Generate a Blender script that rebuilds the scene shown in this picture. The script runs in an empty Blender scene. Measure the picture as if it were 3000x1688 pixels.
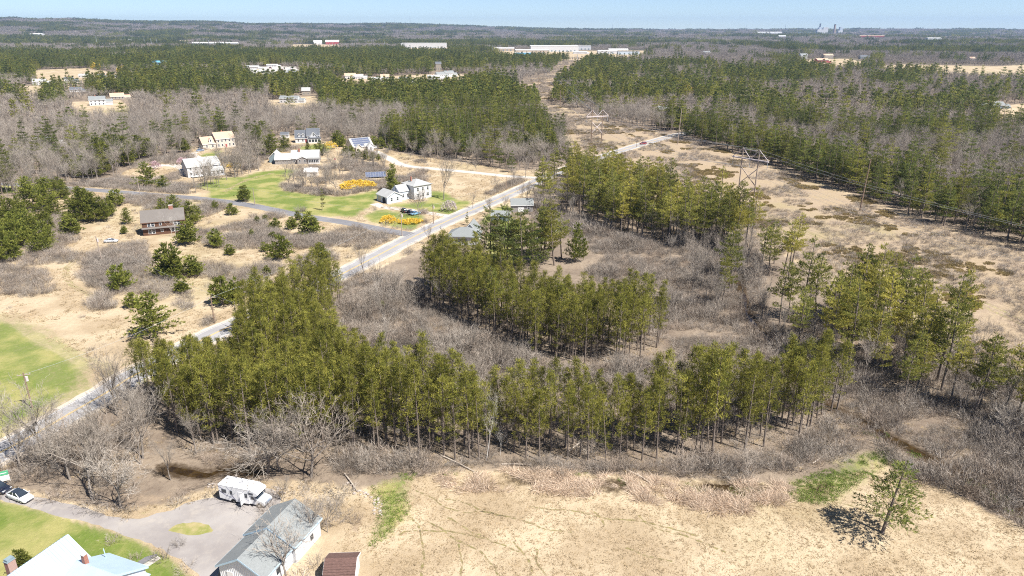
import bpy, math, random
import numpy as np
from math import radians, sin, cos, pi, tan, atan2, hypot

# ------------------------------------------------------------------ camera, world, sun, exposure
SC = bpy.context.scene
COL = SC.collection
CAM_H, PITCH, FPX = 72.0, radians(20.3), 2065.0
SUN_EL, SUN_DIR = radians(55), (0.82, -0.57)

cd = bpy.data.cameras.new('camera')
cd.sensor_width = 36.0
cd.lens = FPX / 3000 * 36.0
cd.clip_start, cd.clip_end = 0.5, 60000
cam = bpy.data.objects.new('camera', cd)
COL.objects.link(cam)
cam.location = (0, 0, CAM_H)
cam.rotation_euler = (pi / 2 - PITCH, 0, 0)
SC.camera = cam

world = bpy.data.worlds.new('World')
SC.world = world
world.use_nodes = True
wn = world.node_tree.nodes
bg = wn['Background']
sky = wn.new('ShaderNodeTexSky')
sky.sky_type = 'NISHITA'
sky.sun_disc = False
sky.sun_elevation = SUN_EL
sky.sun_rotation = atan2(SUN_DIR[0], SUN_DIR[1])
sky.air_density, sky.dust_density, sky.ozone_density = 0.5, 0.0, 2.0
sky.altitude = 0
bg.inputs['Strength'].default_value = 0.062
world.node_tree.links.new(sky.outputs[0], bg.inputs['Color'])

sd = bpy.data.lights.new('sun', 'SUN')
sd.energy = 4.6
sd.angle = radians(0.53)
sd.color = (1.0, 0.95, 0.87)
sun = bpy.data.objects.new('sun', sd)
COL.objects.link(sun)
sl = hypot(*SUN_DIR)
sx, sy = SUN_DIR[0] / sl * cos(SUN_EL), SUN_DIR[1] / sl * cos(SUN_EL)
from mathutils import Vector, Matrix
sun.rotation_euler = Vector((sx, sy, sin(SUN_EL))).to_track_quat('Z', 'Y').to_euler()
sun.location = (300, -200, 400)

vs = SC.view_settings
vs.view_transform, vs.look, vs.gamma, vs.exposure = 'Standard', 'None', 1.0, 1.12
vs.use_curve_mapping = False
SC.render.engine = 'CYCLES'
cy = SC.cycles
cy.max_bounces, cy.diffuse_bounces, cy.glossy_bounces = 5, 2, 2
cy.transmission_bounces, cy.volume_bounces, cy.transparent_max_bounces = 3, 0, 4
cy.caustics_reflective = cy.caustics_refractive = False
cy.use_denoising = False
cy.filter_width = 1.1

RNG = np.random.default_rng(7)
random.seed(5)

# ------------------------------------------------------------------ ground positions
def hz_none(x, y):
    return np.zeros_like(np.asarray(x, float))

def P(px, py, z=0.0):
    """point of the level ground seen at photo position px, py"""
    u, v = (px - 1500) / FPX, (844 - py) / FPX
    dx, dy, dz = u, cos(PITCH) + v * sin(PITCH), -sin(PITCH) + v * cos(PITCH)
    t = (z - CAM_H) / dz
    return Vector((dx * t, dy * t, z))

def to_px(x, y, z=0.0):
    x = np.asarray(x, float); y = np.asarray(y, float)
    dz = z - CAM_H
    f = y * cos(PITCH) - dz * sin(PITCH)
    up = y * sin(PITCH) + dz * cos(PITCH)
    f = np.maximum(f, 1e-3)
    return 1500 + FPX * x / f, 844 - FPX * up / f

def height_at(px, py, top):
    """height of an upright thing standing at px,py whose top is seen at row top"""
    b = P(px, py)
    v = (844 - top) / FPX
    k = (-sin(PITCH) + v * cos(PITCH)) / (cos(PITCH) + v * sin(PITCH))
    return CAM_H + k * b.y

def inpoly(x, y, poly):
    x = np.asarray(x, float); y = np.asarray(y, float)
    r = np.zeros(x.shape, bool)
    n = len(poly)
    j = n - 1
    for i in range(n):
        xi, yi = poly[i]; xj, yj = poly[j]
        c = ((yi > y) != (yj > y))
        r ^= c & (x < (xj - xi) * (y - yi) / ((yj - yi) if yj != yi else 1e-9) + xi)
        j = i
    return r

def _hash(ix, iy, s):
    h = (ix * 374761393 + iy * 668265263 + s * 974711) & 0xFFFFFFFF
    h = ((h ^ (h >> 13)) * 1274126177) & 0xFFFFFFFF
    return ((h ^ (h >> 16)) & 0xFFFF) / 65535.0

def noise2(x, y, scale, seed=0, octaves=3):
    x = np.asarray(x, float) / scale; y = np.asarray(y, float) / scale
    tot = np.zeros(np.broadcast(x, y).shape); amp = 1.0; norm = 0
    for o in range(octaves):
        ix = np.floor(x).astype(np.int64); iy = np.floor(y).astype(np.int64)
        fx, fy = x - ix, y - iy
        fx = fx * fx * (3 - 2 * fx); fy = fy * fy * (3 - 2 * fy)
        a = _hash(ix, iy, seed + o); b = _hash(ix + 1, iy, seed + o)
        c = _hash(ix, iy + 1, seed + o); d = _hash(ix + 1, iy + 1, seed + o)
        tot += amp * ((a * (1 - fx) + b * fx) * (1 - fy) + (c * (1 - fx) + d * fx) * fy)
        norm += amp; amp *= 0.5; x = x * 2.03; y = y * 2.03
    return tot / norm

def sstep(a, b, x):
    t = np.clip((np.asarray(x, float) - a) / (b - a), 0, 1)
    return t * t * (3 - 2 * t)

RIDGE_PX = [0, 43, 120, 210, 350, 466, 582, 656, 738, 1000, 1144, 1388, 1524, 1776, 2000, 2640, 3000]
RIDGE_Y = [57, 52.5, 55, 53.5, 59.5, 61, 60.5, 62, 67, 66.5, 64.5, 72, 78, 82.5, 82, 80, 81]

def terrain(x, y):
    x = np.asarray(x, float); y = np.asarray(y, float)
    d = np.hypot(x, y)
    px = 1500 + FPX * x / np.maximum(y * cos(PITCH) + CAM_H * sin(PITCH), 1.0)
    px = np.where(y > 0, px, 1500 + 3000 * np.sign(x))
    ry = np.interp(np.clip(px, 0, 3000), RIDGE_PX, RIDGE_Y)
    rise = CAM_H + (81.5 - ry) * 10000 / 2348.0 - 33
    left = sstep(1700, 600, px)
    h = rise * (sstep(5200, 10000, d) * (1 - left) + sstep(3800, 10000, d) ** 0.8 * left)
    h = h + 26 * (noise2(x, y, 1900, 3, 2) - 0.45) * sstep(2200, 4200, d) * (1 - sstep(8300, 9900, d))
    h = h * (1 - sstep(10400, 12500, d)) + 8 * (noise2(x, y, 700, 9, 2) - 0.5) * sstep(1900, 3200, d)
    return h

# ------------------------------------------------------------------ mesh helpers
class MB:
    def __init__(s):
        s.v = []; s.f = []
    def add(s, vs, fs):
        o = len(s.v); s.v += [tuple(v) for v in vs]; s.f += [tuple(i + o for i in f) for f in fs]
        return s
    def box(s, x0, x1, y0, y1, z0, z1):
        return s.add([(x0, y0, z0), (x1, y0, z0), (x1, y1, z0), (x0, y1, z0), (x0, y0, z1), (x1, y0, z1), (x1, y1, z1), (x0, y1, z1)],
                     [(0, 3, 2, 1), (4, 5, 6, 7), (0, 1, 5, 4), (1, 2, 6, 5), (2, 3, 7, 6), (3, 0, 4, 7)])
    def tube(s, p0, p1, r0, r1=None, n=8):
        r1 = r0 if r1 is None else r1
        p0, p1 = Vector(p0), Vector(p1)
        d = (p1 - p0).normalized()
        a = d.cross(Vector((0, 0, 1)) if abs(d.z) < 0.9 else Vector((1, 0, 0))).normalized(); b = d.cross(a)
        vs = []
        for p, r in ((p0, r0), (p1, r1)):
            for k in range(n):
                t = 2 * pi * k / n
                vs.append(p + a * (r * cos(t)) + b * (r * sin(t)))
        fs = [(k, (k + 1) % n, n + (k + 1) % n, n + k) for k in range(n)]
        fs += [tuple(range(n - 1, -1, -1)), tuple(range(n, 2 * n))]
        return s.add(vs, fs)
    def bar(s, p0, p1, w, h):
        p0, p1 = Vector(p0), Vector(p1)
        d = (p1 - p0).normalized()
        a = d.cross(Vector((0, 0, 1)) if abs(d.z) < 0.95 else Vector((1, 0, 0))).normalized() * (w / 2); b = d.cross(a).normalized() * (h / 2)
        vs = [p + a * i + b * j for p in (p0, p1) for i, j in ((-1, -1), (1, -1), (1, 1), (-1, 1))]
        return s.add(vs, [(3, 2, 1, 0), (4, 5, 6, 7), (0, 1, 5, 4), (1, 2, 6, 5), (2, 3, 7, 6), (3, 0, 4, 7)])
    def prism(s, poly, axis, a, b):
        """poly = list of 2d points; axis 'x','y','z' = extrusion direction from a to b"""
        def mk(u, v, w):
            return (w, u, v) if axis == 'x' else ((u, w, v) if axis == 'y' else (u, v, w))
        n = len(poly)
        vs = [mk(u, v, a) for u, v in poly] + [mk(u, v, b) for u, v in poly]
        return s.add(vs, [tuple(range(n - 1, -1, -1)), tuple(range(n, 2 * n))] + [(k, (k + 1) % n, n + (k + 1) % n, n + k) for k in range(n)])
    def loft(s, secs, cap=True):
        n = len(secs[0]); vs = [p for q in secs for p in q]
        fs = []
        for i in range(len(secs) - 1):
            fs += [(i * n + k, i * n + (k + 1) % n, (i + 1) * n + (k + 1) % n, (i + 1) * n + k) for k in range(n)]
        if cap:
            fs += [tuple(range(n - 1, -1, -1)), tuple(range((len(secs) - 1) * n, len(secs) * n))]
        return s.add(vs, fs)
    def mesh(s, name, mat, smooth=False):
        m = bpy.data.meshes.new(name)
        m.from_pydata(s.v, [], s.f)
        m.update()
        if mat: m.materials.append(mat)
        if smooth: m.shade_smooth()
        return m
    def build(s, name, mat, parent=None, smooth=False, kind=None):
        import bmesh
        m = s.mesh(name, mat)
        bm = bmesh.new(); bm.from_mesh(m)
        bmesh.ops.recalc_face_normals(bm, faces=bm.faces)
        bm.to_mesh(m); bm.free()
        if smooth: m.shade_smooth()
        return link(name, m, parent, kind)

def link(name, data, parent=None, kind=None):
    o = bpy.data.objects.new(name, data)
    COL.objects.link(o)
    if parent: o.parent = parent
    if kind: o['kind'] = kind
    return o

def tag(o, label, cat=None, group=None, kind=None):
    o['label'] = label
    if cat: o['category'] = cat
    if group: o['group'] = group
    if kind: o['kind'] = kind
    return o

def thing(name, label, cat, loc, rz=0, group=None):
    o = bpy.data.objects.new(name, None)
    o.empty_display_size = 0.5
    COL.objects.link(o)
    o.location = loc; o.rotation_euler = (0, 0, rz)
    return tag(o, label, cat, group)

def np_mesh(name, verts, tris, mats, tint=None, mat_idx=None):
    m = bpy.data.meshes.new(name)
    verts = np.asarray(verts, np.float32); tris = np.asarray(tris, np.int32)
    m.vertices.add(len(verts)); m.vertices.foreach_set('co', verts.ravel())
    m.loops.add(tris.size); m.loops.foreach_set('vertex_index', tris.ravel())
    m.polygons.add(len(tris))
    k = tris.shape[1]
    m.polygons.foreach_set('loop_start', np.arange(0, tris.size, k, dtype=np.int32))
    m.update(calc_edges=True)
    for mt in mats: m.materials.append(mt)
    if mat_idx is not None: m.polygons.foreach_set('material_index', np.asarray(mat_idx, np.int32))
    if tint is not None:
        a = m.attributes.new('tint', 'FLOAT', 'POINT'); a.data.foreach_set('value', np.asarray(tint, np.float32))
    return m

# ------------------------------------------------------------------ materials
class NT:
    def __init__(s, name):
        s.m = bpy.data.materials.new(name); s.m.use_nodes = True
        s.t = s.m.node_tree; s.n = s.t.nodes; s.out = s.n['Material Output']; s.p = s.n['Principled BSDF']
    def node(s, typ, **kw):
        n = s.n.new(typ)
        for k, v in kw.items(): setattr(n, k, v)
        return n
    def link(s, a, b): s.t.links.new(a, b)
    def noise(s, scale, detail=4, vec=None, rough=0.55):
        n = s.node('ShaderNodeTexNoise'); n.inputs['Scale'].default_value = scale; n.inputs['Detail'].default_value = detail
        n.inputs['Roughness'].default_value = rough
        if vec is not None: s.link(vec, n.inputs['Vector'])
        return n.outputs['Fac']
    def mix(s, f, a, b, typ='MIX'):
        n = s.node('ShaderNodeMix', data_type='RGBA', blend_type=typ)
        for sock, v in ((n.inputs[0], f), (n.inputs[6], a), (n.inputs[7], b)):
            if hasattr(v, 'is_output'): s.link(v, sock)
            elif isinstance(v, (int, float)): sock.default_value = v
            else: sock.default_value = (*v[:3], 1)
        return n.outputs[2]
    def math(s, op, a, b=0.0, c=0.0, clamp=False):
        n = s.node('ShaderNodeMath', operation=op, use_clamp=clamp)
        for sock, v in zip(n.inputs, (a, b, c)):
            if hasattr(v, 'is_output'): s.link(v, sock)
            else: sock.default_value = v
        return n.outputs[0]
    def ramp(s, f, lo, hi):
        n = s.node('ShaderNodeMapRange', interpolation_type='SMOOTHSTEP')
        n.inputs[1].default_value = lo; n.inputs[2].default_value = hi
        s.link(f, n.inputs[0]); return n.outputs[0]
    def objco(s): return s.node('ShaderNodeTexCoord').outputs['Object']
    def geo(s): return s.node('ShaderNodeNewGeometry').outputs['Position']
    def bump(s, h, strength=0.5, dist=0.1):
        b = s.node('ShaderNodeBump'); b.inputs['Strength'].default_value = strength; b.inputs['Distance'].default_value = dist
        s.link(h, b.inputs['Height']); s.link(b.outputs[0], s.p.inputs['Normal'])

def mat(name, col, rough=0.7, var=0.15, scale=2.0, metal=0.0, spec=0.3, streak=None, bump=0):
    t = NT(name)
    co = t.objco()
    if streak is not None:
        mp = t.node('ShaderNodeMapping'); mp.inputs['Scale'].default_value = streak; t.link(co, mp.inputs['Vector']); co = mp.outputs[0]
    f = t.noise(scale, 4, co)
    lo = tuple(c * (1 - var) for c in col); hi = tuple(min(1, c * (1 + var)) for c in col)
    t.link(t.mix(t.ramp(f, 0.3, 0.7), lo, hi), t.p.inputs['Base Color'])
    t.p.inputs['Roughness'].default_value = rough; t.p.inputs['Metallic'].default_value = metal
    t.p.inputs['Specular IOR Level'].default_value = spec
    if bump: t.bump(f, bump, 0.05)
    return t.m

def foliage(name, dark, light, objvar=0.35, transl=0.25, third=None):
    t = NT(name)
    a = t.node('ShaderNodeAttribute', attribute_name='tint').outputs['Fac']
    c = t.mix(a, dark, light)
    r = t.node('ShaderNodeObjectInfo').outputs['Random']
    if third is not None:
        c = t.mix(t.math('MULTIPLY', t.ramp(r, 0.35, 1.0), 0.75), c, third)
    h = t.node('ShaderNodeHueSaturation')
    t.link(c, h.inputs['Color'])
    t.link(t.math('MULTIPLY_ADD', t.math('FRACT', t.math('MULTIPLY', r, 7.31)), objvar * 2, 1 - objvar), h.inputs['Value'])
    d = t.node('ShaderNodeBsdfDiffuse'); tr = t.node('ShaderNodeBsdfTranslucent'); mx = t.node('ShaderNodeMixShader')
    mx.inputs[0].default_value = transl
    t.link(h.outputs[0], d.inputs[0]); t.link(h.outputs[0], tr.inputs[0])
    t.link(d.outputs[0], mx.inputs[1]); t.link(tr.outputs[0], mx.inputs[2]); t.link(mx.outputs[0], t.out.inputs[0])
    t.n.remove(t.p)
    return t.m

M = {}
M['red_pine'] = foliage('red_pine_needles', (0.112, 0.128, 0.030), (0.40, 0.37, 0.085), 0.25, 0.42, (0.27, 0.262, 0.06))
M['white_pine'] = foliage('white_pine_needles', (0.085, 0.115, 0.036), (0.255, 0.275, 0.075), 0.28, 0.45, (0.31, 0.30, 0.07))
M['pale_pine'] = foliage('pale_pine_needles', (0.125, 0.148, 0.042), (0.40, 0.385, 0.10), 0.25, 0.45, (0.44, 0.39, 0.09))
M['young_pine'] = foliage('young_pine_needles', (0.11, 0.138, 0.032), (0.32, 0.33, 0.08), 0.22, 0.45)
M['bark'] = mat('pine_bark', (0.19, 0.155, 0.13), 0.9, 0.35, 3, streak=(3, 3, 0.6))
M['bare'] = foliage('bare_twigs', (0.215, 0.188, 0.162), (0.41, 0.368, 0.322), 0.25, 0.0, (0.295, 0.25, 0.21))
M['brush'] = foliage('brush_twigs', (0.185, 0.158, 0.134), (0.41, 0.37, 0.33), 0.4, 0.0, (0.27, 0.212, 0.168))
M['birch'] = foliage('birch_bark', (0.52, 0.49, 0.45), (0.72, 0.7, 0.66), 0.1, 0.0)
M['greybark'] = mat('grey_bark', (0.235, 0.205, 0.18), 0.9, 0.3, 3, streak=(3, 3, 0.6))
M['deadwood'] = mat('weathered_dead_wood', (0.46, 0.40, 0.34), 0.9, 0.25, 3)
M['heath'] = foliage('heath_leaves', (0.23, 0.175, 0.085), (0.37, 0.295, 0.14), 0.2, 0.4)
M['drygrass'] = foliage('dry_grass_blades', (0.31, 0.235, 0.14), (0.62, 0.50, 0.335), 0.2, 0.25)
M['reed'] = foliage('dead_reed_blades', (0.50, 0.39, 0.30), (0.85, 0.72, 0.585), 0.15, 0.38)
M['greengrass'] = foliage('green_grass_blades', (0.10, 0.17, 0.03), (0.25, 0.33, 0.07), 0.2, 0.3)
M['yellowflower'] = foliage('yellow_blossom', (0.80, 0.57, 0.06), (0.95, 0.77, 0.20), 0.05, 0.5)
M['pinkflower'] = foliage('pink_blossom', (0.48, 0.33, 0.36), (0.72, 0.56, 0.58), 0.05, 0.25)
M['whiteflower'] = foliage('white_blossom', (0.50, 0.44, 0.40), (0.78, 0.70, 0.66), 0.05, 0.25)

M['white'] = mat('white_siding', (0.60, 0.60, 0.615), 0.6, 0.05, 1.5)
M['white_board'] = mat('white_board_and_batten', (0.66, 0.69, 0.74), 0.6, 0.06, 1.5)
M['cream'] = mat('cream_siding', (0.56, 0.51, 0.45), 0.6, 0.06, 1.5)
M['taupe'] = mat('taupe_siding_and_shade', (0.33, 0.29, 0.24), 0.7, 0.08, 1.5)  # far house siding, also paints shade on the tan roofed house's gable
M['slateblue'] = mat('slate_blue_siding', (0.20, 0.26, 0.29), 0.7, 0.08, 1.5)
M['paleblue'] = mat('pale_blue_siding', (0.50, 0.57, 0.66), 0.6, 0.06, 1.5)
M['greyshake'] = mat('weathered_grey_shingle', (0.30, 0.28, 0.27), 0.85, 0.15, 4)
M['brownwood'] = mat('weathered_brown_clapboard', (0.14, 0.075, 0.048), 0.85, 0.45, 1.6, streak=(0.35, 0.35, 6))
M['trim'] = mat('white_trim', (0.78, 0.78, 0.78), 0.5, 0.03)
M['bluetrim'] = mat('pale_blue_trim', (0.42, 0.55, 0.66), 0.5, 0.05)
M['glass'] = mat('window_glass', (0.03, 0.04, 0.055), 0.08, 0.2, 0.7, spec=0.8)
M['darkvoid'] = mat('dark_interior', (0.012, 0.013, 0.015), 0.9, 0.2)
def roofing(name, col, var=0.14):
    t = NT(name)
    co = t.objco()
    mp = t.node('ShaderNodeMapping'); mp.inputs['Scale'].default_value = (1.2, 1.2, 9); t.link(co, mp.inputs['Vector'])
    f1 = t.noise(2.5, 5, mp.outputs[0]); f2 = t.noise(0.35, 3, co)
    c = t.mix(t.ramp(f1, 0.25, 0.75), tuple(v * (1 - var) for v in col), tuple(v * (1 + var) for v in col))
    c = t.mix(t.math('MULTIPLY', t.ramp(f2, 0.45, 0.75), 0.45), c, tuple(min(1, v * 1.25 + 0.02) for v in col))
    t.link(c, t.p.inputs['Base Color']); t.p.inputs['Roughness'].default_value = 0.9; t.bump(f1, 0.3, 0.03)
    return t.m
M['roof_grey'] = roofing('grey_asphalt_shingles', (0.205, 0.22, 0.225))
M['roof_pale'] = roofing('pale_asphalt_shingles', (0.35, 0.355, 0.355))
M['roof_slate'] = roofing('slate_asphalt_shingles', (0.105, 0.115, 0.135))
M['roof_tan'] = roofing('tan_asphalt_shingles', (0.47, 0.335, 0.245))
M['roof_weather'] = roofing('weathered_shingles', (0.150, 0.135, 0.124), 0.18)
M['roof_brown'] = roofing('red_brown_shingles', (0.115, 0.066, 0.056), 0.3)
M['roof_blue'] = mat('pale_blue_metal_roof', (0.36, 0.465, 0.565), 0.5, 0.035, 0.6, spec=0.35)
M['roof_rib'] = mat('blue_metal_roof_rib', (0.31, 0.42, 0.53), 0.5, 0.03)
def brickmat():
    t = NT('red_brick')
    b = t.node('ShaderNodeTexBrick'); b.inputs['Scale'].default_value = 4.5
    b.inputs['Color1'].default_value = (0.36, 0.12, 0.07, 1); b.inputs['Color2'].default_value = (0.26, 0.085, 0.05, 1); b.inputs['Mortar'].default_value = (0.42, 0.36, 0.32, 1)
    mp = t.node('ShaderNodeMapping'); mp.inputs['Rotation'].default_value = (pi / 2, 0, 0)
    t.link(t.objco(), mp.inputs['Vector']); t.link(mp.outputs[0], b.inputs['Vector']); t.link(b.outputs[0], t.p.inputs['Base Color'])
    t.p.inputs['Roughness'].default_value = 0.9
    return t.m
M['brick'] = brickmat()
M['stonecap'] = mat('pale_stone_cap', (0.55, 0.50, 0.46), 0.9)
M['pv'] = mat('solar_panel_glass', (0.115, 0.135, 0.20), 0.15, 0.2, 1.5, spec=0.6)
M['pvframe'] = mat('solar_panel_frame', (0.55, 0.57, 0.60), 0.4, 0.05, metal=0.6)
M['steel'] = mat('galvanised_steel', (0.50, 0.52, 0.54), 0.45, 0.1, metal=0.5)
M['pole'] = mat('weathered_wood_pole', (0.24, 0.17, 0.125), 0.9, 0.25, 3, streak=(3, 3, 0.4))
M['polepale'] = mat('pale_wood_pole', (0.37, 0.30, 0.25), 0.9, 0.15, 3, streak=(3, 3, 0.4))
M['crossarm'] = mat('pale_crossarm', (0.56, 0.50, 0.50), 0.8, 0.1)
M['insulator'] = mat('grey_insulator', (0.35, 0.37, 0.40), 0.4, 0.1)
M['wire'] = mat('aluminium_wire', (0.42, 0.44, 0.46), 0.5, 0.05, metal=0.3)
M['rubber'] = mat('tyre_rubber', (0.02, 0.02, 0.02), 0.85, 0.2)
M['rim'] = mat('alloy_rim', (0.5, 0.5, 0.5), 0.35, 0.1, metal=0.7)
M['lamp'] = mat('lamp_glass', (0.75, 0.76, 0.78), 0.15, 0.05, spec=0.6)
M['taillamp'] = mat('red_tail_lamp', (0.45, 0.03, 0.03), 0.25, 0.05, spec=0.6)
M['plate'] = mat('number_plate', (0.7, 0.7, 0.7), 0.5, 0.05)
M['grille'] = mat('grey_grille', (0.12, 0.13, 0.16), 0.35, 0.1, metal=0.4)
def paint(name, col): return mat(name, col, 0.25, 0.03, 0.5, spec=0.6)
M['p_white'] = paint('white_car_paint', (0.72, 0.73, 0.75)); M['p_black'] = paint('black_car_paint', (0.018, 0.02, 0.025))
M['p_blue'] = paint('light_blue_car_paint', (0.22, 0.42, 0.62)); M['p_red'] = paint('dark_red_car_paint', (0.22, 0.02, 0.03))
M['p_steel'] = paint('steel_blue_car_paint', (0.22, 0.28, 0.38)); M['p_silver'] = paint('silver_car_paint', (0.5, 0.52, 0.55)); M['p_navy'] = paint('dark_navy_car_paint', (0.02, 0.025, 0.045))
M['rvwhite'] = mat('white_fibreglass', (0.80, 0.80, 0.81), 0.35, 0.025, 0.5, spec=0.5)
M['rvstripe'] = mat('grey_violet_stripe', (0.20, 0.19, 0.27), 0.4, 0.05); M['rvpale'] = mat('pale_grey_stripe', (0.45, 0.46, 0.52), 0.4, 0.05)
M['green'] = mat('green_sign_paint', (0.10, 0.42, 0.22), 0.5, 0.08)
M['rock'] = mat('pale_granite', (0.36, 0.315, 0.28), 0.9, 0.25, 3, bump=0.5)
M['redmetal'] = mat('red_barn_boards', (0.33, 0.06, 0.06), 0.8, 0.15)
M['bluemetal'] = mat('bright_blue_metal', (0.13, 0.36, 0.55), 0.5, 0.08)
M['tanwall'] = mat('tan_wall', (0.46, 0.38, 0.30), 0.8, 0.1)
M['stack_dark'] = mat('dark_smokestack', (0.10, 0.12, 0.16), 0.8, 0.1); M['stack_tan'] = mat('tan_smokestack', (0.36, 0.28, 0.24), 0.8, 0.1)
M['flag'] = mat('faded_red_flag', (0.5, 0.10, 0.09), 0.8, 0.2)

# ------------------------------------------------------------------ land use (photo positions of ground outlines)
OPEN_LEFT = [(-400, 640), (0, 600), (180, 560), (330, 525), (420, 470), (560, 452), (565, 425), (690, 432), (700, 455), (790, 450), (800, 405), (860, 395), (945, 412), (1005, 420), (1100, 425), (1180, 450),
             (1300, 468), (1400, 482), (1500, 502), (1640, 492), (1680, 500), (1540, 580), (1330, 680), (1240, 725), (1000, 840), (640, 1000), (400, 1140), (0, 1390), (-400, 1560)]
CORRIDOR = [(3400, 860), (3000, 720), (2750, 660), (2500, 570), (2300, 500), (2130, 440), (2000, 405), (1924, 388), (1776, 357), (1637, 310), (1617, 295), (1629, 248), (1650, 233), (1738, 175),
            (1640, 180), (1613, 217), (1543, 233), (1497, 272), (1505, 295), (1575, 310), (1582, 350), (1605, 373), (1652, 388), (1670, 470), (1760, 500), (1850, 555), (2060, 640), (2200, 690), (2330, 770),
            (2480, 840), (2560, 870), (2700, 940), (2760, 1010), (2900, 1090), (3000, 1150), (3400, 1330)]
FIELD = [(1050, 1440), (1130, 1410), (1270, 1388), (1500, 1375), (1900, 1398), (2300, 1420), (2480, 1390), (2600, 1345), (2700, 1400), (3000, 1550), (3400, 1740), (3400, 1950), (700, 1950), (940, 1690), (1010, 1560)]
HOME = [(-400, 1440), (0, 1415), (270, 1480), (450, 1480), (640, 1420), (830, 1402), (1000, 1420), (1055, 1445), (1010, 1560), (940, 1690), (800, 1950), (-400, 1950)]
LAWNS = [[(-300, 905), (60, 935), (120, 990), (180, 1015), (240, 1050), (275, 1090), (283, 1128), (155, 1208), (0, 1292), (-300, 1440)],
         [(-300, 1450), (0, 1464), (97, 1489), (230, 1528), (390, 1575), (505, 1640), (560, 1700), (600, 1950), (-300, 1950)],
         [(606, 564), (717, 514), (767, 501), (842, 495), (888, 497), (820, 539), (829, 557), (919, 570), (997, 576), (1074, 564), (1100, 554), (1120, 560), (1095, 600), (1060, 622), (1046, 637), (904, 631), (780, 610), (717, 584), (606, 584)],
         [(1115, 612), (1165, 620), (1245, 629), (1246, 642), (1215, 677), (1160, 668), (1080, 650), (1060, 632)],
         [(1255, 560), (1300, 560), (1340, 585), (1390, 592), (1322, 632), (1200, 612), (1130, 603), (1150, 596), (1250, 590)],
         [(570, 462), (600, 448), (655, 438), (645, 458)], [(870, 432), (935, 420), (985, 432), (950, 450), (900, 450)],
         [(1420, 700), (1470, 640), (1540, 650), (1530, 760), (1440, 770)], [(1440, 610), (1500, 600), (1480, 640), (1400, 660)],
         [(2300, 1425), (2400, 1385), (2500, 1340), (2600, 1315), (2615, 1350), (2540, 1400), (2420, 1480), (2330, 1470)],
         [(1080, 1430), (1180, 1385), (1225, 1388), (1190, 1430), (1205, 1500), (1150, 1560), (1080, 1620), (1110, 1500)],
         [(350, 1505), (430, 1512), (600, 1455), (800, 1400), (900, 1425), (830, 1412), (650, 1445), (440, 1492)],
         [(1960, 1418), (2120, 1408), (2300, 1420), (2360, 1475), (2200, 1480), (2060, 1458)], [(0, 540), (50, 545), (60, 560), (0, 570)], [(560, 545), (640, 520), (720, 515), (620, 562)]]
FARFIELDS = [[(2540, 197), (2640, 189), (2900, 195), (3060, 188), (3060, 236), (2880, 232), (2620, 220)], [(2900, 312), (3060, 300), (3060, 380), (2930, 372)],
             [(850, 129), (1000, 127), (1000, 146), (850, 147)], [(480, 122), (560, 121), (560, 126), (480, 127)], [(560, 200), (640, 196), (620, 206)], [(100, 205), (260, 200), (380, 222), (360, 246), (110, 262)], [(730, 200), (870, 198), (890, 240), (740, 246)],
             [(960, 232), (1320, 215), (1480, 232), (1340, 258), (1200, 272), (1000, 268)], [(2340, 176), (2480, 172), (2550, 186), (2540, 206), (2360, 208)], [(1440, 150), (1900, 148), (1880, 176), (1500, 178)], [(1180, 138), (1320, 138), (1320, 160), (1180, 160)],
             [(40, 262), (90, 250), (130, 262), (130, 292), (50, 290)], [(200, 300), (350, 292), (380, 316), (370, 346), (230, 352)], [(780, 296), (920, 280), (950, 300), (930, 334), (800, 340)]]
R1 = [(400, 1140), (440, 1230), (560, 1305), (700, 1325), (850, 1335), (1000, 1325), (1250, 1347), (1800, 1360), (2150, 1335), (2420, 1262), (2465, 1190), (2380, 1185), (2100, 1245), (1700, 1255), (1400, 1250),
      (1180, 1215), (1080, 1150), (1000, 1050), (960, 960), (1010, 890), (960, 868), (860, 905), (740, 985), (640, 1055), (520, 1115)]
R2 = [(1230, 870), (1272, 915), (1407, 970), (1485, 1015), (1582, 1062), (1854, 1075), (1960, 1010), (1900, 960), (1700, 940), (1560, 925), (1480, 885), (1400, 855), (1280, 825)]
BROOKS = [[(2180, 790), (2170, 850), (2195, 930), (2260, 1010), (2330, 1100), (2430, 1190), (2520, 1235), (2610, 1285), (2720, 1345), (2830, 1400), (2930, 1455), (3040, 1540)],
          [(490, 1374), (560, 1388), (610, 1390), (640, 1380), (700, 1378), (750, 1382)]]

def poly_any(px, py, polys):
    r = np.zeros(np.shape(px), bool)
    for p in polys: r |= inpoly(px, py, p)
    return r

def soft_mask(x, y, polys, jit):
    acc = np.zeros(len(x))
    K = 7
    for k in range(K):
        a = 2 * pi * k / K
        px, py = to_px(x + jit * cos(a) * (0.4 + 0.6 * (k % 2)), y + jit * sin(a) * (0.4 + 0.6 * (k % 2)))
        acc += poly_any(px, py, polys)
    return acc / K

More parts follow.
